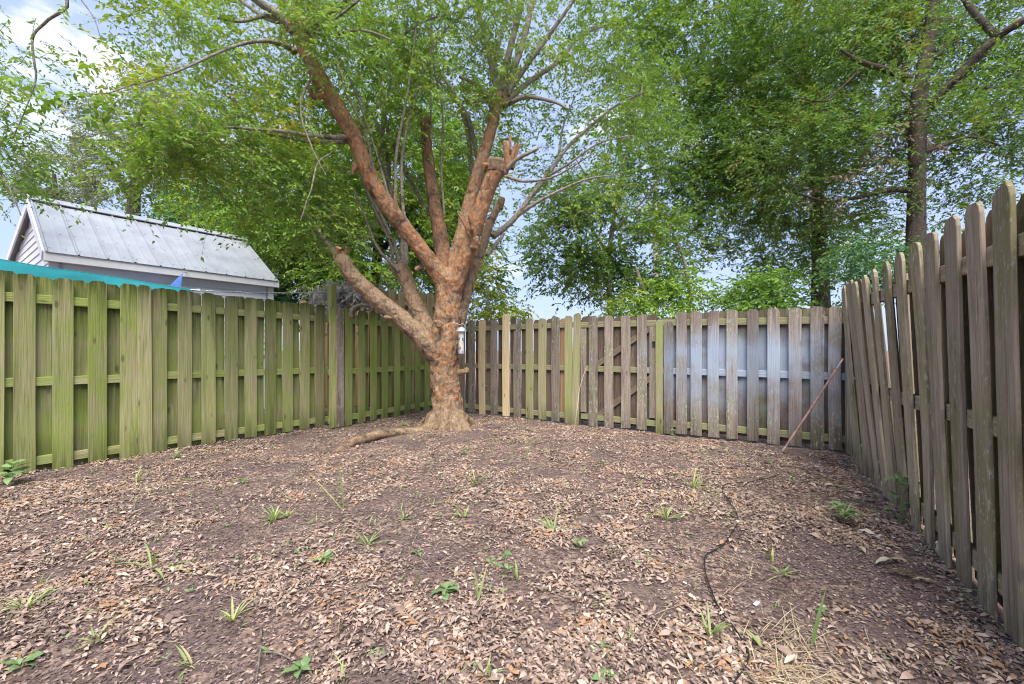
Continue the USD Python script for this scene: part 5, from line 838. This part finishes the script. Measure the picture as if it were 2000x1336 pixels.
# black cable on the ground
cpx = [(1462, 1352), (1455, 1330), (1447, 1318), (1456, 1300), (1462, 1284), (1456, 1262), (1443, 1240), (1425, 1215), (1408, 1190), (1397, 1172), (1388, 1152), (1380, 1125), (1376, 1100), (1380, 1085), (1395, 1073), (1415, 1062), (1432, 1040), (1441, 1022), (1437, 1003), (1425, 985), (1412, 965), (1412, 953), (1422, 946), (1450, 943), (1480, 941), (1505, 934), (1520, 926)]
cpx = [(1428, 1352), (1437, 1330), (1450, 1310), (1460, 1292), (1462, 1280), (1455, 1258), (1443, 1240), (1425, 1215)] + cpx[8:]
pts = np.array([G(*c) for c in cpx]); pts = spline(pts, 140); pts[:, 2] = gz(pts[:, 0], pts[:, 1]) + 0.021 + 0.003 * np.sin(np.arange(140) * 0.4)
cable = xf('cable', 'black rubber cable winding across the leaf litter on the right', 'cable', pts[0] * [1, 1, 0]); v, f = tube(pts, 0.0038, 8); obj('cord', v, f, BLACK, cable, smooth=True)
up = xf('utility_pole', 'pale concrete utility pole standing beyond the back fence', 'utility pole', W(1281, 700, 24) * [1, 1, 0])
v, f = tube(np.array([W(1281, 727, 24), W(1281, 560, 24), W(1280, 300, 24)]), np.array([0.20, 0.175, 0.14]), 14); obj('shaft', v, f, CONCRETE, up, smooth=True)
v, f = tube(np.array([W(1281, 330, 24) - [0.9, 0, 0], W(1281, 330, 24) + [0.9, 0, 0]]), 0.05, 8); obj('crossarm', v, f, CONCRETE, up)
for k, y in enumerate((560, 571, 583)):
    t = np.linspace(0, 1, 24); a, b = W(1281, y - 130, 24), W(300, y + 10, 60); p = a + (b - a) * t[:, None] - Z3 * (2.2 * 4 * t * (1 - t))[:, None]; v, f = tube(p, 0.012, 4); obj('wire', v, f, BLACK, up)

# ------------------------------------------------------------------ ground litter
rz_ = np.random.default_rng(3)
yard = np.array([(-2.6, 1.0), (1.62, 1.0), (2.05, 1.68), (3.93, 5.0), (2.3, 6.05), (-0.5, 7.95), (-1.42, 8.5), (-1.75, 8.2), (-3.0, 6.76), (-4.78, 4.10), (-5.3, 3.3)])
from shapely.geometry import Polygon
from shapely import contains_xy
poly = Polygon(yard)
def scatter(n, fn, ymax=9):
    out = []; tot = 0
    while tot < n:
        p = rz_.uniform([-5.4, 1.0], [4.0, 8.5], (n, 2)); p = p[contains_xy(poly, p[:, 0], p[:, 1]) & (np.abs(p[:, 0] / p[:, 1]) < 1.32)]
        p = p[rz_.uniform(0, 1, len(p)) < fn(p)]; out.append(p); tot += len(p)
    return np.vstack(out)[:n]
def patch(p, fq, seed, lo, gain): return np.clip(lo + gain * (meshkit.fbm(np.c_[p * fq, np.zeros(len(p))], 4, seed) - 0.5), 0, 1)
prox = lambda p: np.clip(2.6 / p[:, 1], 0.28, 1)
P2 = scatter(120000, lambda p: prox(p) * patch(p, 1.7, 12, 0.46, 2.6) * patch(p, 6.0, 13, 0.55, 3.0))
n = len(P2); a = rz_.uniform(0, 2 * np.pi, n); sz = np.minimum(rz_.lognormal(-4.20, 0.50, n), 0.032) * np.where(rz_.random(n) < 0.05, 1.6, 1.0) * np.clip(0.88 + 0.035 * P2[:, 1], 0.9, 1.15)
tilt = rz_.normal(0, 0.20, n); Dl = np.stack([np.cos(a), np.sin(a), tilt], 1); Nl = unit(Z3 + rz_.normal(0, 0.33, (n, 3)))
Pl = np.c_[P2, gz(P2[:, 0], P2[:, 1]) + 0.004 + rz_.exponential(0.006, n) + np.maximum(-tilt, 0) * sz]
v, f = leaves(Pl, Dl, Nl, sz * rz_.uniform(1.1, 1.7, n), sz * rz_.uniform(0.42, 0.68, n), fold=0.25, six=True)
obj('leaf_litter', v, f, LITTER, smooth=False, label='fallen dry brown leaves scattered over the whole yard', cat='leaf litter', kind='stuff')
P2 = scatter(105000, lambda p: prox(p) * patch(p, 1.7, 12, 0.75, -1.6)); n = len(P2); a = rz_.uniform(0, 2 * np.pi, n)
Dl = np.stack([np.cos(a), np.sin(a), rz_.normal(0, 0.25, n)], 1); L_ = rz_.uniform(0.008, 0.028, n)
v, f = leaves(np.c_[P2, gz(P2[:, 0], P2[:, 1]) + rz_.uniform(0.0, 0.008, n)], Dl, unit(Z3 + rz_.normal(0, 0.4, (n, 3))), L_, L_ * 0.34 + 0.002, fold=0.05)
obj('bark_mulch', v, f, MULCH, label='dark brown shredded mulch between the fallen leaves', cat='mulch', kind='stuff')
# tiny seedlings and grass tips too small to count
P2 = scatter(420, lambda p: patch(p, 1.2, 33, 0.4, 2.0)); Cs = np.c_[P2, gz(P2[:, 0], P2[:, 1])]; k = rz_.integers(2, 5, len(Cs)); R_ = np.repeat(np.arange(len(Cs)), k)
v, f = leaves(Cs[R_] + rz_.normal(0, 0.008, (len(R_), 3)) * [1, 1, 0] + Z3 * 0.012, unit(rz_.normal(0, 1, (len(R_), 3)) * [1, 1, 0.2] + Z3 * 0.35), np.tile(Z3, (len(R_), 1)) + rz_.normal(0, 0.2, (len(R_), 3)), rz_.uniform(0.015, 0.04, len(R_)), rz_.uniform(0.006, 0.015, len(R_)), six=True)
obj('seedlings', v, f, LEAF_WEED, label='tiny green seedlings sprouting all over the litter', cat='seedlings', kind='stuff')
# wisps of thin grass
def blades_stuff(): 
    r = np.random.default_rng(91); out = []
    P = scatter(150, lambda p: patch(p, 0.9, 51, 0.4, 2.4))
    for x, y in P:
        for _ in range(r.integers(2, 6)):
            b = np.array([x + r.normal(0, 0.02), y + r.normal(0, 0.02), float(gz(x, y)) + 0.004]); out.append(blade(b, (r.normal(0, 0.6), r.normal(0, 0.6), 1.0), r.uniform(0.04, 0.13), r.uniform(0.003, 0.006), 0.6, 5))
    return cat_mesh(out)
# dry straw near the cable
def blade(base, dirv, L, w, droop, n=6, twist=0.0):
    d = unit(np.asarray(dirv, float)); h = unit(d * [1, 1, 0] + 1e-6); s = unit(np.cross(h, Z3)); t = np.linspace(0, 1, n)
    c = base + d * (L * t)[:, None] + (h * 0.45 - Z3 * 0.75) * (droop * L * t ** 2)[:, None]
    ww = w / 2 * np.clip(np.minimum(0.6 + t * 2, (1 - t) * 2.2), 0.03, 1)
    v = np.stack([c - s * ww[:, None], c + Z3 * (-0.25 * ww)[:, None] , c + s * ww[:, None]], 1).reshape(-1, 3); f = []
    for i_ in range(n - 1):
        for j_ in (0, 1): a_ = i_ * 3 + j_; f += [[a_, a_ + 1, a_ + 4], [a_, a_ + 4, a_ + 3]]
    return v, np.array(f)
rw = np.random.default_rng(15)
parts = []
for k in range(420):
    px, py = (rw.normal(1530, 60), rw.normal(1290, 40)) if k < 240 else (rw.normal(1345, 60), rw.normal(1120, 180)) if k < 330 else (rw.uniform(300, 1900), rw.uniform(850, 1330))
    b = G(px, min(max(py, 900), 1345)); b[2] = gz(b[0], b[1]) + 0.006
    parts.append(blade(b, (rw.normal(), rw.normal(), rw.uniform(0.02, 0.25)), rw.uniform(0.06, 0.2), 0.003, 0.25, 5))
v, f = blades_stuff(); obj('grass_wisps', v, f, GRASS, label='thin pale grass wisps standing all over the litter', cat='grass', kind='stuff')
v, f = cat_mesh(parts); obj('dry_straw', v, f, STRAW, label='dry straw coloured grass lying beside the black cable', cat='straw', kind='stuff')

# ------------------------------------------------------------------ single weeds
def Gz(px, py): b = G(px, py); b[2] = gz(b[0], b[1]); return b
def grass_tuft(px, py, hpx, n, label, spread=0.6, w=0.006, m_=None, droop=0.5, dirs=None, group=None):
    b = Gz(px, py); h = hpx * b[1] / F; t = xf('grass_tuft', label, 'grass tuft', b, group); h *= 1.45; w *= 1.7
    for k in range(n):
        d = np.array([rw.normal(0, spread), rw.normal(0, spread), 1.0]) if dirs is None else np.array(dirs[k]) + rw.normal(0, 0.05, 3)
        v, f = blade(b + np.array([rw.normal(0, 0.008), rw.normal(0, 0.008), -0.01]), d, h * rw.uniform(0.65, 1.25), w * rw.uniform(0.7, 1.2), droop * rw.uniform(0.4, 1.3), 7); obj('blade', v, f, m_ or GRASS, t)
def leafy_weed(px, py, hpx, n, label, leaf=0.05, m_=None, wr=0.55, flat=False, stem=True, group=None):
    b = Gz(px, py); h = hpx * b[1] / F; leaf = leaf * 1.25; t = xf('weed', label, 'weed', b, group)
    if stem: v, f = tube(spline(np.array([b - Z3 * 0.01, b + [0.01, 0, h * 0.5], b + [0.0, 0.01, h]]), 8), 0.0025, 5); obj('stem', v, f, LEAF_WEED, t)
    for k in range(n):
        a = k * 2.4 + rw.uniform(0, 0.6); z = h * (0.25 + 0.75 * k / max(n - 1, 1)) if not flat else 0.012 + 0.01 * rw.random()
        L = leaf * rw.uniform(0.7, 1.25); d = np.array([math.cos(a), math.sin(a), rw.uniform(-0.2, 0.45)])
        v, f = leaves((b + Z3 * z + d * 0.006)[None], d[None], (Z3 + rw.normal(0, 0.2, 3))[None], L, L * wr, six=True); obj('leaf', v, f, m_ or LEAF_WEED, t)
TUFTS = [(52, 1178, 46, 22, 'large spreading grass tuft close to the left edge of the yard', 0.9), (455, 1208, 40, 11, 'bright stiff grass tuft low left of centre', 0.55), (188, 1252, 34, 9, 'grass tuft with bent over blade near the lower left corner', 0.8), (372, 1292, 36, 8, 'low grass tuft at the lower left near the front edge', 0.8), (533, 1012, 28, 26, 'dense short grass clump in the left middle of the yard', 0.45), (562, 1004, 18, 10, 'small grass clump just right of the dense one', 0.4), (716, 1062, 34, 9, 'wispy grass tuft left of the yard centre', 0.6), (1080, 1040, 40, 10, 'slim grass tuft at the yard centre', 0.4), (1172, 1178, 34, 4, 'two bladed grass sprout right of centre', 0.6), (1386, 1238, 46, 13, 'stiff green grass tuft just left of the black cable', 0.32), (1300, 1012, 30, 18, 'yellowing fine grass tuft left of the cable bend', 0.6), (1352, 952, 34, 18, 'dry mixed grass tuft in front of the gate', 0.55), (950, 1312, 28, 12, 'small dark grass tuft at the bottom centre', 0.5), (905, 1005, 26, 10, 'faint grass tuft below the tree root', 0.55), (1010, 1128, 40, 5, 'long bladed grass sprout below the broad leaved stalk', 0.7), (1508, 1088, 40, 4, 'thin upright grass right of the cable', 0.25), (265, 938, 32, 8, 'upright grass by the left fence foot', 0.35), (790, 1010, 26, 4, 'leaning single blades left of centre', 0.5), (1525, 1115, 26, 10, 'pale dry grass wisps right of the cable', 0.7), (668, 1320, 30, 4, 'sparse grass blades at the bottom left of centre', 0.5), (1650, 1010, 30, 8, 'grass mixed in the broad leaved clump on the right', 0.6), (930, 945, 30, 6, 'thin blades at the foot of the root on the right of the trunk', 0.3)]
for px, py, h, n, lab, sp in TUFTS: grass_tuft(px, py, h, n, lab, sp)
grass_tuft(298, 1108, 70, 7, 'long arching blades crossing low over the litter on the left', droop=0.7, dirs=[(0.12, 0, 1), (1, 0.1, 0.5), (1, -0.3, 0.6), (-0.9, 0.2, 0.7), (0.5, -0.4, 0.5), (-0.3, 0.3, 0.8), (0.7, 0.2, 0.35)], w=0.008)
grass_tuft(672, 990, 64, 2, 'single dark upright shoot between root and grass clump', droop=0.05, dirs=[(-0.06, 0, 1), (-0.35, 0, 0.45)], w=0.010)
grass_tuft(1588, 1258, 92, 2, 'long dark blade slanting left on the right side', droop=0.06, dirs=[(-0.42, 0.05, 1), (0.05, 0, 0.4)], w=0.012)
grass_tuft(1487, 1258, 54, 1, 'broad single blade right beside the cable end', droop=0.4, dirs=[(-0.35, 0.2, 1)], w=0.014)
grass_tuft(932, 1172, 50, 2, 'upright blade below the yard centre', droop=0.1, dirs=[(0.04, 0, 1), (0.1, 0.1, 0.6)], w=0.007)
grass_tuft(805, 1155, 40, 1, 'lone thin blade left of the creeping weed', droop=0.1, dirs=[(0.1, 0, 1)], w=0.006)
grass_tuft(1030, 870, 34, 3, 'three upright blades in front of the root', droop=0.1, dirs=[(0.0, 0, 1), (-0.5, 0, 0.8), (0.9, 0.2, 0.8)], w=0.010)
b = Gz(2030, 1215); lb = xf('grass_tuft', 'long green blade arching in from the right edge by the fence foot', 'grass tuft', b)
v, f = blade(b + [0.1, 0.0, 0.02], (-1.0, 0.25, 0.55), 0.42, 0.012, 0.35, 9); obj('blade', v, f, GRASS, lb)
WEEDS = [(632, 1096, 12, 9, 'bluish rosette weed in the left middle', 0.045), (985, 1122, 48, 6, 'tall broad leaved weed stalk right of centre', 0.045), (870, 1160, 14, 9, 'creeping yellow green weed below centre', 0.05), (1172, 1266, 8, 6, 'small clover like weed at the bottom centre', 0.034), (1186, 1322, 8, 7, 'leafy weed at the bottom edge right of centre', 0.04), (585, 1308, 12, 7, 'light green leafy weed near the bottom left', 0.042), (735, 1270, 6, 5, 'tiny leafy weed left of the fern like dead frond', 0.03), (1130, 1068, 18, 8, 'yellowing weed right of the yard centre', 0.04), (1605, 1192, 6, 5, 'pale green sprout near the slanting blade', 0.03), (1318, 858, 34, 8, 'blue green leafy weed against the back fence', 0.05), (905, 890, 14, 6, 'leafy sprout in front of the trunk roots', 0.04), (345, 893, 8, 8, 'low leafy weed by the left fence', 0.05), (790, 836, 10, 14, 'light green ground weed left of the trunk base', 0.05), (475, 940, 8, 5, 'small round leaved weed in the left middle', 0.045), (1175, 905, 10, 6, 'leafy sprout in front of the gate', 0.04), (1500, 905, 10, 7, 'low weed near the pole foot', 0.04), (960, 1100, 8, 4, 'pair of young leaves at the centre', 0.03), (40, 1300, 8, 6, 'flat leafy weed in the lower left corner', 0.05), (815, 1083, 6, 5, 'clover sprout left of the stalk', 0.03)]
for px, py, h, n, lab, lf in WEEDS: leafy_weed(px, py, h, n, lab, lf)
leafy_weed(22, 945, 40, 12, 'broad leaved plant at the foot of the left fence edge', 0.11, wr=0.5)
leafy_weed(1648, 1022, 38, 15, 'broad leaved weed clump in front of the leaning fence', 0.085, wr=0.42)
leafy_weed(1757, 1018, 92, 11, 'climbing green vine with heart shaped leaves at the right fence', 0.10, wr=0.6)
# withered pale leaves and vine by the right fence
dv = xf('withered_vine', 'pale withered vine with hanging leaves on the right fence foot', 'vine', Gz(1810, 1090))
for pts in ([(1775, 1030, 1.0), (1800, 1023, 0.98), (1830, 1018, 0.97)], [(1838, 1018, .95), (1850, 1040, .95), (1842, 1075, .95)], [(1776, 1120, .93), (1800, 1085, .93), (1822, 1050, .93), (1840, 1020, .93)], [(1680, 1015, 1.0), (1740, 1045, 1.0), (1785, 1075, 1.0), (1815, 1080, .97)]):
    P = []
    for px, py, k in pts: t_ = LR.at(px); o = LR.p(t_, 0, 0.10 + 0.12 * (1 - k) * 5); d = o[1]; P.append(W(px, py, d))
    P = np.array(P); P[:, 2] = np.maximum(P[:, 2], 0.02); v, f = tube(spline(P, 14), 0.003, 5); obj('stem', v, f, STRAW, dv)
for px, py, s_ in ((1793, 1030, .13), (1806, 1028, .12), (1840, 1045, .15), (1786, 1050, .10), (1812, 1045, .10), (1848, 1050, .13), (1830, 1035, .08)):
    t_ = LR.at(px); d = LR.p(t_, 0, 0.16)[1]; v, f = leaves(W(px, py, d)[None], np.array([[rw.normal(0, .2), rw.normal(0, .2), -1.0]]), np.array([[-0.6, -0.8, 0.2]]) + rw.normal(0, .3, (1, 3)), s_, s_ * 0.5, fold=0.3, six=True); obj('leaf', v, f, DEADLEAF, dv)
def curled(px, py, L, ang, label, m_=DEADLEAF, wr=0.32, cat='dead leaf', lift=0.03):
    b = Gz(px, py) + Z3 * 0.014; x = xf('dead_leaf', label, cat, b); n = 8; t = np.linspace(0, 1, n); d = np.array([math.cos(ang), math.sin(ang), 0]); s = np.array([-d[1], d[0], 0]); cr = rw.uniform(0, 9); L *= 0.8
    roll = rw.uniform(-0.5, 0.5); ww = L * wr / 2 * np.sin(np.pi * np.clip(t * 0.97 + 0.02, 0, 1)) ** 0.9; v = []
    for k in range(n):
        c = b + d * L * t[k] + s * L * 0.12 * math.sin(2.2 * t[k] + cr) + Z3 * L * (0.10 * math.sin(math.pi * t[k]) + 0.35 * max(t[k] - 0.6, 0) * (cr > 4))
        for q_ in (-1, -0.5, 0, 0.5, 1): v.append(c + s * ww[k] * q_ * math.cos(roll) + Z3 * ww[k] * (abs(q_) ** 1.3 * (0.35 + 0.25 * math.sin(k * 1.9 + cr)) + q_ * math.sin(roll)))
    f = [[k * 5 + j_, k * 5 + j_ + 1, k * 5 + j_ + 6, k * 5 + j_ + 5] for k in range(n - 1) for j_ in range(4)]
    v = np.array(v); v[:, 2] += max(0.0, 0.012 - (v[:, 2] - b[2]).min() - 0.006)
    obj('leaf_blade', v, np.array(f), m_, x)
for px, py, L, an, lab in ((1716, 1108, .19, 0.2, 'pale curled leaf, upper one of the heap by the right fence'), (1724, 1122, .21, -0.35, 'long pale dead leaf at the bottom of the heap by the right fence'), (1752, 1104, .15, 1.1, 'pale dead leaf standing up behind the heap'), (1780, 1135, .12, -0.4, 'slim pale leaf right of the heap'), (1712, 1050, .12, 2.0, 'slender pale leaf behind the heap towards the weeds'), (1692, 1085, .10, 1.5, 'curled leaf with yellow tip left of the heap'), (1535, 1298, .09, 0.6, 'broad tan leaf beside the dry straw'), (1548, 1290, .11, 1.9, 'reddish tan leaf standing upright by the dry straw'), (1160, 1158, .09, 0.1, 'rust brown leaf below the yellowing weed'), (225, 1128, .09, 0.2, 'grey white strip leaf in the left foreground'), (165, 955, .07, 0.6, 'orange leaf near the left fence')):
    curled(px, py, L, an, lab, m_=LITTER if ('tan' in lab or 'rust' in lab or 'orange' in lab) else DEADLEAF)
# a dead fern like frond
fr_b = Gz(798, 1225); fd = xf('dead_frond', 'brown dead frond with paired leaflets lying below centre', 'frond', fr_b)
sp = spline(np.array([fr_b + [0.06, 0.0, 0.015], fr_b + [-0.02, 0.06, 0.03], fr_b + [-0.06, 0.14, 0.02]]), 10); v, f = tube(sp, 0.002, 5); obj('stalk', v, f, LITTER, fd)
for k in range(1, 10):
    for s_ in (-1, 1):
        d = unit(np.array([s_ * 0.9 - 0.2, 0.45 * s_ + 0.2, 0.15])); v, f = leaves(sp[k][None], d[None], np.array([[0, 0, 1.0]]), 0.055, 0.018, six=True); obj('leaflet', v, f, LITTER, fd)
# twigs on the ground
for i_, (a, b, lab) in enumerate((((262, 1008), (345, 985), 'thin grey twig lying in the left middle'), ((258, 975), (264, 1000), 'forked twig beside the thin grey one'), ((500, 1330), (510, 1220), 'dark twig at the bottom left of centre'), ((512, 1272), (568, 1284), 'short side twig near the dark one'), ((1440, 1270), (1490, 1345), 'pale straw stalk along the cable'), ((1150, 985), (1190, 1030), 'thin reddish stalk right of centre'))):
    A_, B_ = Gz(*a), Gz(*b); p = spline(np.array([A_ + Z3 * .01, (A_ + B_) / 2 + [rw.normal(0, .02), 0, .02], B_ + Z3 * .01]), 10); v, f = tube(p, 0.0035, 5); x = xf('twig', lab, 'twig', A_); obj('stick', v, f, BARK_GREY, x, pv={'orange': np.zeros(len(v))})
# bits of litter
for px, py, m_, s_, lab in ((1423, 852, BLUEGREY, .09, 'blue grey plastic scrap at the back fence foot'), (1338, 1135, WHITE, .018, 'small white chip left of the cable'), (1478, 1173, WHITE, .035, 'white plastic sliver right of the cable'), (1144, 1247, WHITE, .016, 'white chip by the dark patch at bottom centre'), (880, 1022, WHITE, .022, 'white scrap in the centre of the yard'), (930, 972, WHITE, .02, 'little white scrap below the root')):
    b = Gz(px, py) + Z3 * 0.012; a = rw.uniform(0, 3); d = np.array([math.cos(a), math.sin(a), 0.25]); x = xf('litter_scrap', lab, 'scrap', b)
    v, f = box(b, unit(d), unit(np.cross(Z3, d)), unit(np.cross(d, np.cross(Z3, d))), s_, s_ * 0.45, 0.004, 0.0); v = v + (meshkit.fbm(v * 60, 2, 1) - 0.5)[:, None] * s_ * 0.25; obj('piece', v, f, m_, x)
print('done')
